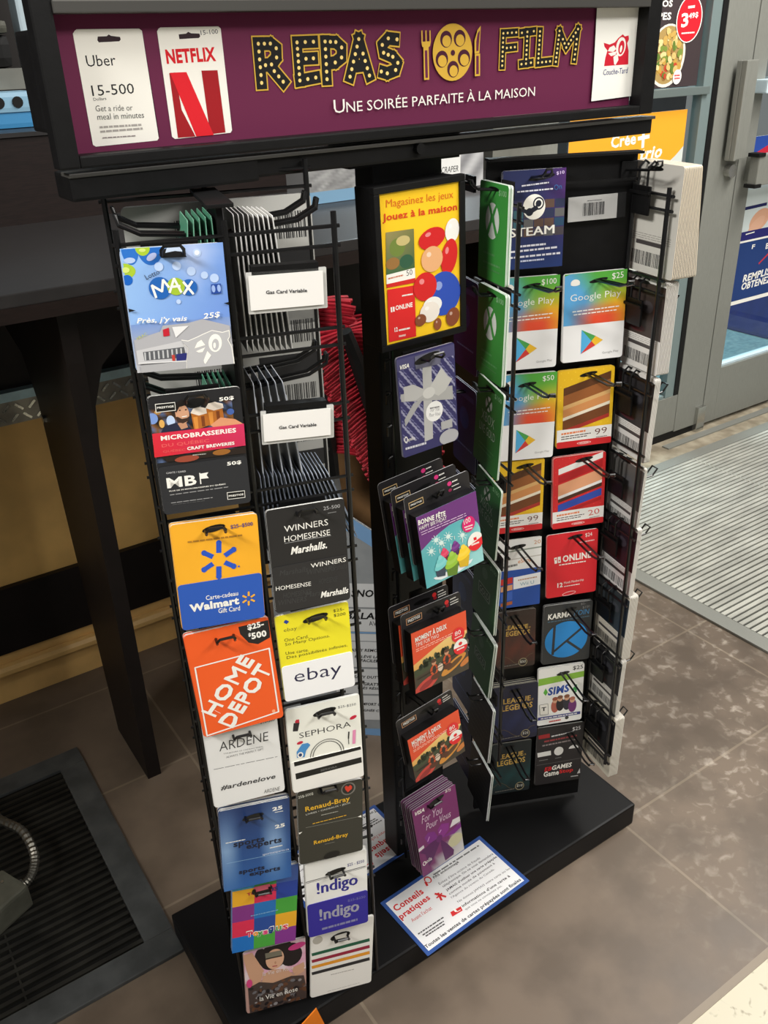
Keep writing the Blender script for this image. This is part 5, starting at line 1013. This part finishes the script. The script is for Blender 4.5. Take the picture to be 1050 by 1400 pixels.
def wu(a):
    a.band(.0, .42, (238, 238, 236)); a.npoly([(0, .16), (1, .14), (1, .16), (0, .18)], (150, 160, 150)); a.npoly([(0, .28), (1, .26), (1, .275), (0, .295)], (200, 196, 190)); a.rband(.44, 1, (32, 78, 166), .002)
    a.npoly([(.4, .55), (1, .52), (1, .70), (.4, .73)], (236, 238, 240)); a.NT('Wii U', .55, .69, .86, .68, .08, (120, 160, 180), .0); a.nfine(.5, .60, .92, .585, .03, (190, 150, 120), 3); a.T('20', 296, 866, 326, 860, 18, (200, 140, 90), 0); a.NT('eShop', .50, .37, .80, .355, .13, (226, 140, 60), 0, .1); a.nfine(.08, .39, .48, .365, .05, (120, 120, 120), 5)
    for u0, v0, u1, v1, c in ((.12, .54, .38, .63, (200, 44, 40)), (.12, .65, .38, .73, (222, 160, 116)), (.12, .75, .38, .88, (60, 100, 190)), (.12, .90, .38, .95, (180, 96, 50))): a.npoly([(u0, v0+.02), (u1, v0), (u1, v1), (u0, v1+.02)], c)
    slot(a, 222, 878, 38, 9)
rc('wu', 'white and blue console shop card above the rust card', K6, [(122, 852), (335, 835), (316, 1128), (122, 1165)], (236, 236, 234), wu, 3, (222, 880))
def on(a):
    a.T('ONLINE', 424, 948, 552, 926, 32, WHITE, .03); a.poly([(386, 928), (398, 925), (399, 952), (388, 955)], WHITE); a.poly([(402, 924), (415, 921), (416, 949), (403, 951)], WHITE); a.ell(393, 935, 3, 4, (214, 34, 46)); a.ell(409, 940, 3, 4, (214, 34, 46))
    a.fine(408, 960, 528, 942, 5, WHITE, 3); a.T('12', 400, 1062, 424, 1058, 22, WHITE, .03); a.T('Month Membership', 430, 1048, 518, 1032, 14, WHITE, .0); a.fine(430, 1056, 500, 1044, 4, WHITE, 4); a.T('$24', 526, 836, 556, 830, 20, WHITE, .0); a.fine(488, 860, 566, 846, 5, (240, 200, 200), 5)
    a.ell(452, 1086, 30, 9, (240, 190, 190), -7); a.ell(452, 1086, 27, 6, (214, 34, 46), -7); slot(a, 480, 832, 34, 8)
rc('on', 'plain red membership card with white lettering, fifth row', K6, [(365, 828), (590, 793), (566, 1078), (340, 1112)], (214, 34, 46), on, 3, (480, 832))
def lol(bg, gl, amt, cr, L, hk, am):
    def fn(a):
        r = random.Random(int(amt[1:]))
        a.ngrid(0, .1, 1, .92, 12, 12, lambda u, v: mix(bg, gl, max(0, (.5-abs(v-.68))*1.3*(.4+.6*abs(math.sin(u*8+v*6))))))
        x0, y0, x1, y1, h_ = L; GO = (206, 168, 84); a.T('LEAGUE', x0+4, y0, x1, y1, h_, GO, .02); a.T('LEGENDS', x0-4, y0+h_*1.35, x1+10, y1+h_*1.25, h_*1.1, GO, .02); a.T('OF', x1+4, y1, x1+14, y1-1, h_*.4, GO, 0)
        for k in range(9): a.nline(.05+k*.1, .86-.08*math.sin(k*.9), .15+k*.1, .86-.08*math.sin((k+1)*.9), .012, (96, 80, 56)); a.k -= a.step
        a.k += a.step; a.ell(*am, 24, 22, (150, 140, 110)); a.ell(*am, 20, 18, mix(bg, (0, 0, 0), .3)); a.T(amt, am[0]-16, am[1]+8, am[0]+15, am[1]+5, 17, (220, 220, 210), 0); slot(a, *hk, 32, 9); a.nfine(.1, .95, .6, .94, .02, (120, 116, 110), 3)
    return fn
rc('l5', 'dark rust fantasy game card in the left column', K7, [(163, 240), (378, 205), (364, 522), (143, 552)], (54, 40, 36), lol((54, 38, 34), (120, 50, 36), '$50', 0, (195, 332, 330, 318, 26), (250, 255), (302, 504)), 4, (250, 255), edge=(150, 146, 140))
def kk(a):
    a.T('KARMA', 440, 274, 570, 252, 32, WHITE, .03, .1); a.T('KOIN', 584, 250, 668, 238, 30, (60, 130, 180), .0, .1); a.fine(440, 286, 600, 262, 6, (70, 100, 120), 3); a.fine(600, 262, 670, 250, 6, (70, 100, 120), 5); a.T('$5-', 622, 192, 650, 188, 14, GREY, 0); a.T('$100', 632, 212, 672, 204, 16, GREY, 0)
    a.ell(541, 380, 115, 98, (34, 134, 206), -8, 40); a.line(478, 300, 466, 466, 14, (44, 48, 52)); a.line(462, 456, 632, 312, 13, (44, 48, 52)); a.line(540, 385, 640, 452, 14, (44, 48, 52)); slot(a, 560, 214, 40, 9)
rc('kk', 'charcoal card with a big blue disc emblem', K7, [(425, 200), (690, 163), (666, 486), (405, 522)], (48, 50, 52), kk, 5, (560, 214), edge=(170, 170, 168))
rc('l2', 'dark navy fantasy game card between rust and teal ones', K7, [(142, 650), (390, 610), (376, 915), (130, 955)], (32, 34, 54), lol((32, 34, 56), (44, 54, 100), '$25', 0, (190, 740, 345, 716, 30), (258, 662), (316, 898)), 9, (258, 662), edge=(176, 172, 156), sp=.0018)
def sm(a):
    a.npoly([(0, .165), (1, .135), (1, .235), (0, .285)], (136, 186, 66)); a.T('SIMS', 440, 692, 560, 668, 46, (36, 76, 160), .04, .15); a.T('4', 572, 676, 606, 668, 44, (60, 160, 80), .03, .1); a.poly([(428, 650), (440, 672), (428, 692), (415, 676)], (90, 176, 60)); a.T('$25', 578, 552, 634, 543, 26, (50, 50, 50), .01)
    for x, y, c, d in ((480, 716, (150, 80, 60), (176, 96, 80)), (508, 706, (120, 80, 60), (40, 36, 40)), (545, 700, (130, 84, 60), (50, 50, 60)), (575, 712, (176, 110, 90), (110, 50, 110))): a.ell(x, y+32, 22, 36, d); a.ell(x, y, 14, 16, (206, 160, 130)); a.ell(x, y-8, 15, 10, c)
    a.poly([(394, 742), (452, 732), (454, 790), (396, 798)], WHITE)
    for p, q in zip([(394, 742), (440, 734), (442, 792), (396, 798)], [(440, 734), (442, 792), (396, 798), (394, 742)]): a.line(*p, *q, 2, BLK)
    a.T('T', 404, 776, 430, 772, 22, BLK, .03); a.poly([(384, 812), (618, 775), (618, 790), (384, 828)], (60, 64, 130)); a.fine(400, 818, 600, 786, 6, WHITE, 3); a.fine(446, 834, 510, 822, 8, (200, 60, 60), 4); a.ell(544, 810, 10, 9, (60, 60, 60)); slot(a, 524, 566, 36, 9)
rc('sm', 'white card with green band and blue lettering', K7, [(390, 550), (643, 508), (625, 822), (382, 858)], (236, 236, 232), sm, 5, (524, 562))
rc('l1', "dark teal fantasy game card at the left column's foot", K7, [(135, 962), (350, 935), (338, 1205), (128, 1242)], (30, 38, 40), lol((30, 38, 40), (34, 84, 84), '$10', 0, (165, 1046, 305, 1020, 28), (225, 975), (284, 1188)), 3, (225, 975), edge=(140, 138, 130))
def gs_(a):
    a.T('$25', 576, 888, 620, 880, 24, (226, 226, 226), .0); a.poly([(388, 912), (450, 900), (452, 922), (390, 932)], (150, 40, 44)); a.fine(420, 945, 600, 910, 10, (150, 60, 64), 2); a.fine(410, 968, 600, 930, 9, (140, 130, 130), 4); a.fine(460, 916, 580, 890, 8, (200, 200, 200), 6)
    a.poly([(382, 1008), (456, 994), (458, 1018), (384, 1032)], (220, 220, 216)); a.ell(500, 996, 25, 23, (226, 226, 222)); a.ell(582, 980, 26, 18, (216, 216, 212), 0, 16, 180, 360); a.fine(392, 1050, 440, 1042, 5, GREY, 3); a.fine(480, 1036, 514, 1030, 5, GREY, 3); slot(a, 560, 900, 30, 8)
    a.line(376, 1076, 625, 1034, 3, (90, 90, 90))
    a.T('EB', 420, 1110, 460, 1103, 24, (206, 40, 46), .03, .2); a.T('GAMES', 462, 1102, 572, 1082, 26, WHITE, .03, .2); a.T('Game', 416, 1140, 500, 1125, 30, WHITE, .03); a.T('Stop', 502, 1126, 578, 1113, 28, (206, 44, 46), .03); a.poly([(600, 1120), (616, 1090), (618, 1116)], (200, 200, 200)); a.fine(566, 1136, 606, 1130, 6, (190, 190, 190), 2)
rc('gs', 'black game shop card at the foot of the right column', K7, [(385, 870), (632, 838), (626, 1145), (366, 1190)], (40, 38, 40), gs_, 3, (560, 898), edge=(150, 148, 146))
# clear shelf-label sleeve on the empty top slot
ox, oy, sc = K5; fr = fit([(ox+x/sc, oy+y/sc) for x, y in [(455, 228), (675, 212), (662, 318), (442, 345)]], PR.p0+PR.out*.008, PR.out)
a = Art(fr, K5); a.slab(.0006, .0005, (224, 224, 222)); a.bars(.30, .28, .74, .80, (50, 50, 54)); a.nfine(.38, .2, .68, .2, .015, GREY, 2); o = a.build('shelf_label', m=M['paper']); tag(o, 'white barcode label in a clear sleeve on the empty slot of the right unit', 'label')
sl = MB(); sl.obox(fr.P(fr.w*.58, fr.h*.48, .0014), fr.u, fr.v, fr.n, fr.w*1.18, fr.h*1.02, .0006); sl.build('sleeve', M['clear'], o)
peg('!bare black wire peg on the empty top slot of the right unit', PR.hit(862, 232, .004), PR.out, PR.u, .006, .08, .1)
# ---- green console cards on the left wing
GN = (58, 142, 60)
def xb(kind):
    def fn(a):
        if kind == 'sphere':
            a.nell(.48, .38, .24, .26, (206, 212, 204), 0, 30)
            for s in (-1, 1):
                P_ = [(.48+s*.02, .28), (.48+s*.10, .215), (.48+s*.16, .22), (.48+s*.06, .33), (.48+s*.13, .46), (.48+s*.17, .56), (.48+s*.10, .50), (.48, .375), ]; a.npoly(P_, GN)
                P2 = [(.48+s*.0, .30), (.48-s*.05, .35), (.48+s*.12, .48), (.48+s*.17, .57), (.48+s*.20, .50), (.48+s*.06, .36)]; a.npoly(P2, GN)
            a.nfine(.2, .72, .6, .72, .03, (90, 150, 90), 3); a.nfine(.2, .82, .8, .82, .03, (90, 150, 90), 5); a.nfine(.2, .88, .8, .88, .02, (80, 136, 80), 6)
        elif kind == 'live':
            a.nell(.48, .24, .13, .13, (206, 212, 204), 0, 24); a.nline(.38, .16, .58, .33, .05, (40, 96, 44)); a.nline(.58, .16, .38, .33, .05, (40, 96, 44)); a.NT('XBOX', .24, .46, .74, .46, .17, (190, 206, 190), -.01); a.NT('LIVE GOLD', .18, .60, .80, .60, .15, (190, 206, 190), -.01); a.nfine(.2, .75, .8, .75, .02, (90, 150, 90), 3); a.nfine(.2, .80, .7, .80, .02, (90, 150, 90), 4)
        else:
            a.npoly([(.25, .46), (.75, .46), (.75, .62), (.25, .62)], (170, 190, 170)); a.npoly([(.27, .47), (.73, .47), (.73, .61), (.27, .61)], (40, 84, 42)); a.NT('GOLD', .30, .59, .70, .59, .13, (170, 190, 170), 0); a.nell(.48, .26, .12, .12, (90, 130, 92), 0, 20)
        a.NT('$100', .68, .12, .94, .12, .09, (150, 196, 150), 0); a.nell(.5, .06, .18, .03, (12, 14, 12))
    return fn
def dkx(a):
    for k in range(7): a.nfine(.12, .2+.1*k, .85, .2+.1*k, .02, (74, 74, 76), k)
    a.nell(.5, .06, .18, .03, (10, 10, 10))
rows = [('x1', 237, 255, 392, 'sphere', GN, 3), ('x2', 386, 405, 530, 'sphere', (56, 134, 58), 3), ('x3', 523, 545.5, 657, 'live', (54, 122, 56), 1), ('x4', 640, 672.6, 772.6, 'live', (50, 112, 54), 1), ('x5', 759, 782, 873, 'gold', (50, 106, 54), 2), ('x6', 842, 882, 964.5, 'gold', (54, 112, 58), 3), ('x7', 931, 973, 1050, '', (40, 40, 42), 2), ('x8', 1012, 1062, 1129, '', (40, 40, 42), 2)]
names = ['green console gift card, topmost on the left wing', 'green console gift card, second on the left wing', 'green membership card, third from the top of the left wing', 'green membership card, fourth from the top of the left wing', 'green membership card, fifth from the top of the left wing', 'green card lowest of the green ones on the left wing', 'dark grey card directly below the green ones', 'dark grey card hanging lowest on the left wing']
edgx = [(697.6, 690), (692.4, 687), (695, 679.6), (686, 682), (682, 678), (675, 674), (674.7, 671), (672, 669)]
for i, (key, yl, yr, yb, kind, col, n_) in enumerate(rows):
    zt = PX_.hit(edgx[i][0], yr).z; zb_ = PX_.hit(edgx[i][1], yb).z
    n_v = (PX_.out+V((0, 0, .02))).normalized(); u = PX_.u; sw = math.radians((-1, 0, 4, 5, 3, 7, 5, 5)[i]); u = (u*math.cos(sw)+V((0, 0, -1))*math.sin(sw)).normalized()
    p = PX_.hit((edgx[i][0]+edgx[i][1])/2, (yr+yb)/2); near = V((p.x, p.y, zt)); v = n_v.cross(u)*-1
    if v.z > 0: v = -v
    h_ = zt-zb_; fr = Frame(near-u*.085, u, v, n_v, .085, h_); FR[key] = fr
    a = Art(fr, PX); a.slab(.0012, .004, col, (206, 222, 206) if i < 6 else (214, 214, 216)); (xb(kind) if kind else dkx)(a); o = a.build('gift_card'); tag(o, names[i], 'gift card')
    s0 = None; b_ = Art(fr, PX); b_.slab(.0012, .004, col, (220, 228, 220))
    for k in range(n_):
        s = b_.build('gift_card') if s0 is None else s0.copy()
        if s0 is not None: COL.objects.link(s)
        s0 = s0 or s; s.location = org(o)-n_v*.0016*(k+1)+u*.0006*((k*5) % 3); tag(s, 'card stacked behind the '+names[i], 'gift card', 'cards stacked behind the '+names[i])
    peg(names[i], fr.P(.043, .008), PX_.out, u, .02, .024 if i else .03, .1, .012)
hp_ = PX_.hit(640, 250, -.03); peg('!thick black double peg jutting left above the topmost green card', hp_, PX_.out, PX_.u, .005, .055, .25, .012, .0028, .016)
# ---- right wing: cards hung outward, backs seen through the wires
WN = -PW.out          # towards the doors
def wingstack(i, ztop, h_, n_, col, depth, lbl, fan=0, swing=0, dark=None, l0=.004, wd=.085, off=.008, edge=(216, 212, 204)):
    u = V(PW.u); near = PW.at(-.069-l0, ztop, -off)             # near edge towards the viewer
    far = near+u*wd; v = V((0, 0, -1)); s_ = math.radians(swing); u2 = (-u*math.cos(s_)+v*math.sin(s_)).normalized(); v2 = (v*math.cos(s_)+u*math.sin(s_)).normalized()
    g = lbl; first = None
    for k in range(n_):
        f_ = fan*k; nn = (WN*math.cos(f_)+V((0, 0, 1))*math.sin(f_)*-1).normalized(); vv = (v2+WN*math.sin(f_)).normalized()
        fr = Frame(far+WN*(.002+depth*k), u2, vv, -WN, wd, h_); a = Art(fr, PX); a.slab(.0009, .004, col, edge, back=(216, 214, 210))
        if k == 0:
            if dark: a.band(.05, .62, dark); a.nell(.6, .3, .14, .1, mix(dark, (90, 90, 100), .4)); a.nell(.4, .55, .2, .06, mix(dark, (120, 30, 40), .4))
            a.bars(.10, .80, .8, .93, (60, 60, 60)); a.band(.70, .74, (70, 66, 66), .2, .8)
            for j in range(4): a.nfine(.1, .64+.02*j, .9, .64+.02*j, .008, (150, 146, 140), j)
            a.nell(.45, .05, .16, .03, (14, 14, 14))
        o = a.build('gift_card')
        if k == 0: tag(o, lbl, 'gift card')
        else: tag(o, 'edge-on card in the '+lbl.split('card ')[1], 'gift card', 'stack outside the '+lbl)
    root = empty('peg_hook', far-u*.04+V((0, 0, -.03)), 'black plate on the '+lbl, 'hook')
    c = far-u*.040+V((0, 0, -.045)); pb_ = MB(); pb_.obox(c+PW.out*.012, u, V((0, 0, 1)), WN, .034, .036, .003); pb_.obox(c+PW.out*.016+V((0, 0, .010)), u, V((0, 0, 1)), WN, .040, .004, .004); pb_.build('plate', M['black'], root, bevel=.0008)
    wb = MB()
    for s in (-.009, .009): wb.tube([c+u*s+PW.out*.012+V((0, 0, .005)), c+u*s+PW.out*.012+V((0, 0, .040)), c+u*s+PW.out*.004+V((0, 0, .047)), c+u*s-PW.out*.008+V((0, 0, .040))], .0016, 6)
    wb.tube([c-PW.out*.004+u*.006, c-PW.out*.05+u*.006+V((0, 0, .004)), c-PW.out*.058+u*.006+V((0, 0, .014)), c-PW.out*.058-u*.006+V((0, 0, .014)), c-PW.out*.05-u*.006+V((0, 0, .004)), c-PW.out*.004-u*.006], .0015, 6)
    wb.build('wire', M['wire'], root)
wl = ['stack topmost on the right wing', 'stack second down the right wing', 'stack third down the right wing', 'stack fourth down the right wing', 'stack fifth down the right wing', 'stack sixth down the right wing', 'stack seventh down the right wing', 'stack lowest on the right wing']
wingstack(0, 1.180, .140, 15, (206, 204, 196), .0019, 'pale grey card '+wl[0], .006, 0, None, .012, .10, edge=(232, 216, 190))
wingstack(1, 1.035, .128, 9, (216, 214, 210), .0024, 'white card '+wl[1], .0, 0, (60, 50, 46))
wingstack(2, .905, .130, 6, (214, 212, 208), .0017, 'white barcoded card '+wl[2], 0, 2, (44, 42, 44))
wingstack(3, .770, .118, 3, (200, 200, 196), .0017, 'grey card '+wl[3], 0, 3, (90, 88, 86))
wingstack(4, .668, .128, 5, (220, 218, 216), .0017, 'dark red and black card '+wl[4], 0, 2, (40, 26, 34))
wingstack(5, .545, .128, 9, (206, 200, 186), .0019, 'cream card '+wl[5], 0, 2, (50, 56, 60))
wingstack(6, .420, .120, 5, (206, 204, 196), .0017, 'grey and black card '+wl[6], 0, 2, (40, 40, 42))
wingstack(7, .295, .135, 10, (222, 216, 198), .0019, 'cream card '+wl[7], 0, 1, (34, 34, 36))
# ---- left unit: gas cards threaded edge-on on pegs from the spine, seen behind the label holders
def edgewise(lbl, side, ztop, n_, h_, wd, t0, dt, dep, col, edge, fan=0, kink=True):
    """cards facing sideways, hung along a peg that runs out from the spine"""
    for k in range(n_):
        t = t0+side*dt*k; O_ = PL.at(t, ztop-.0006*k, -dep-wd*KL); n_ax = PL.u*side; fk = fan*k
        wd_, h2 = wd*KL, h_*KL; fr = Frame(O_, PL.out, (V((0, 0, -1))+PL.u*side*fk).normalized(), n_ax, wd_, h2); a = Art(fr, PX); a.slab(.0008, .003, col, edge)
        if kink: a.solid([(.006, .018), (wd_-.006, .018), (wd_-.006, h2-.01), (.006, h2-.01)], .0003, .0016, mix(col, (90, 110, 130), .3), edge)
        o = a.build('gift_card'); tag(o, lbl, 'gift card', lbl+' group')
edgewise('thin black card hung edge-on behind the upper gas label', 1, 1.172, 9, .150, .07, .122, .0052, .02, (34, 34, 36), (222, 222, 220), .008)
edgewise('blue edged card hung edge-on between the two gas labels', 1, .985, 5, .145, .07, .124, .0085, .02, (40, 60, 90), (206, 212, 220), .03)
edgewise('grey blue card in the dense row under the lower gas label', 1, .872, 18, .105, .07, .119, .0049, .012, (96, 106, 122), (140, 150, 166), .02)
edgewise('green card hung edge-on behind the light blue lottery card', -1, 1.172, 5, .150, .07, .098, .0062, .02, (70, 130, 104), (120, 176, 150), .03)
edgewise('green card hung edge-on behind the craft brewery card', -1, .985, 5, .145, .07, .098, .0062, .02, (50, 110, 86), (100, 160, 134), .03)
def sidepeg(desc, side, z, dep, L):
    b0 = PL.at(.106, z, -dep); peg('!'+desc, b0, PL.u*side, PL.out, .002, L, .10, .012, .0021, .016)
for z, nm in ((1.150, 'upper'), (.975, 'lower')):
    for dep, w_ in ((.035, 'front'), (.085, 'rear')):
        sidepeg('black double peg, '+nm+' '+w_+' one reaching right from the left unit spine', 1, z, dep, .098)
        sidepeg('black double peg, '+nm+' '+w_+' one reaching left from the left unit spine', -1, z, dep, .092)
# white barcoded card backs hung on the rear wire panel, facing the front
for nm, t, z, h_ in (('pale grey card back behind the lottery card', .012, 1.172, .14), ('pale grey card back at the top of the rear panel, right', .130, 1.172, .14), ('pale grey card back in the second rear row, right', .130, 1.04, .13), ('pale grey card back in the third rear row, right', .130, .90, .12), ('pale grey card back in the second rear row, left', .012, .99, .13)):
    fr = Frame(PL.at(t, z, -.118), PL.u, V((0, 0, -1)), PL.out, .092, h_); a = Art(fr, PX); a.slab(.001, .006, (176, 176, 172), (200, 200, 196)); a.bars(.56, .12, .92, .32, (40, 40, 42)); a.band(.42, .60, (40, 40, 42), .2, .95); a.bars(.5, .7, .9, .85, (60, 60, 60)); o = a.build('gift_card'); tag(o, nm, 'gift card')
    for k in range(3):
        s = o.copy(); COL.objects.link(s); s.location = org(o)-PL.out*(.002*(k+1)); tag(s, 'card hung behind the '+nm, 'gift card', 'cards behind the '+nm)
# ---- two printed notices lying on the base
def notice(pxs, label, rev):
    q = [atz(*p, .0512) for p in pxs]; c = (q[0]+q[1]+q[2]+q[3])/4
    return c, q
Q = [(523, 1234), (656, 1141), (724, 1206), (581.5, 1308)]; q = [atz(*p, .0512) for p in Q]
u = ((q[1]-q[0])+(q[2]-q[3])).normalized(); n_ = V((0, 0, 1)); v = n_.cross(u)*-1; w_ = ((q[1]-q[0]).length+(q[2]-q[3]).length)/2; h_ = ((q[3]-q[0]).dot(v)+(q[2]-q[1]).dot(v))/2; cen = sum(q, V())/4
print('notice', w_, h_, cen)
fr = Frame(cen-u*w_/2-v*h_/2, u, v, n_, w_, h_); a = Art(fr, CN); a.slab(.0006, .001, (52, 84, 150), (52, 84, 150)); a.npoly([(.03, .05), (.97, .05), (.97, .95), (.03, .95)], (232, 232, 232))
RD = (206, 50, 50); a.T('Conseils', 250, 755, 405, 650, 42, RD, .03); a.T('pratiques', 285, 806, 448, 690, 48, RD, .03); a.T("Avant l'achat", 340, 812, 450, 738, 24, RD, 0)
a.T('PAS endommagé', 462, 575, 600, 485, 20, (60, 60, 60), .02); a.fine(455, 550, 705, 388, 9, GREY, 2)
TX = (90, 90, 90)
a.T("Évitez d'être victime de fraude", 490, 606, 715, 460, 19, TX, .0); a.T('téléphonique. On ne vous demandera', 512, 624, 790, 440, 19, TX, .01); a.T("JAMAIS d'utiliser une carte prépayée", 532, 644, 810, 456, 19, (60, 60, 60), .02); a.T('comme mode de paiement à', 548, 664, 798, 492, 18, TX, .01); a.T("l'Agence du revenu du Canada.", 560, 684, 796, 524, 17, TX, 0)
a.T('Ne donnez JAMAIS votre carte ou les', 595, 708, 882, 520, 18, TX, .0); a.T("informations d'une carte à", 618, 730, 880, 560, 18, (60, 60, 60), .02); a.T('que vous ne connaissez pas.', 636, 750, 838, 616, 17, TX, 0)
a.T('Toutes les ventes de cartes prépayées sont finales', 420, 964, 945, 585, 30, (50, 50, 50), .02); a.fine(370, 878, 510, 785, 8, TX, 4); a.fine(395, 884, 512, 806, 8, TX, 5); a.fine(412, 890, 516, 822, 8, TX, 6)
a.ell(424, 578, 20, 20, RD); a.ell(424, 580, 14, 14, (232, 232, 232)); a.line(410, 590, 422, 612, 12, RD); a.line(462, 655, 525, 672, 12, RD); a.line(472, 680, 502, 652, 8, RD); a.line(480, 650, 500, 692, 12, RD)
a.poly([(548, 758), (605, 725), (616, 748), (560, 782)], RD); a.ell(575, 748, 7, 10, WHITE); a.fine(585, 756, 605, 744, 4, WHITE, 2)
nt = a.build('notice', m=M['paper'], origin=cen); tag(nt, 'blue bordered white notice lying flat on the front of the black base', 'notice')
n2 = nt.copy(); COL.objects.link(n2); n2.rotation_euler = (0, 0, math.pi); n2.location = (.522, .972, cen.z); tag(n2, 'blue bordered notice lying upside down on the back of the black base', 'notice')
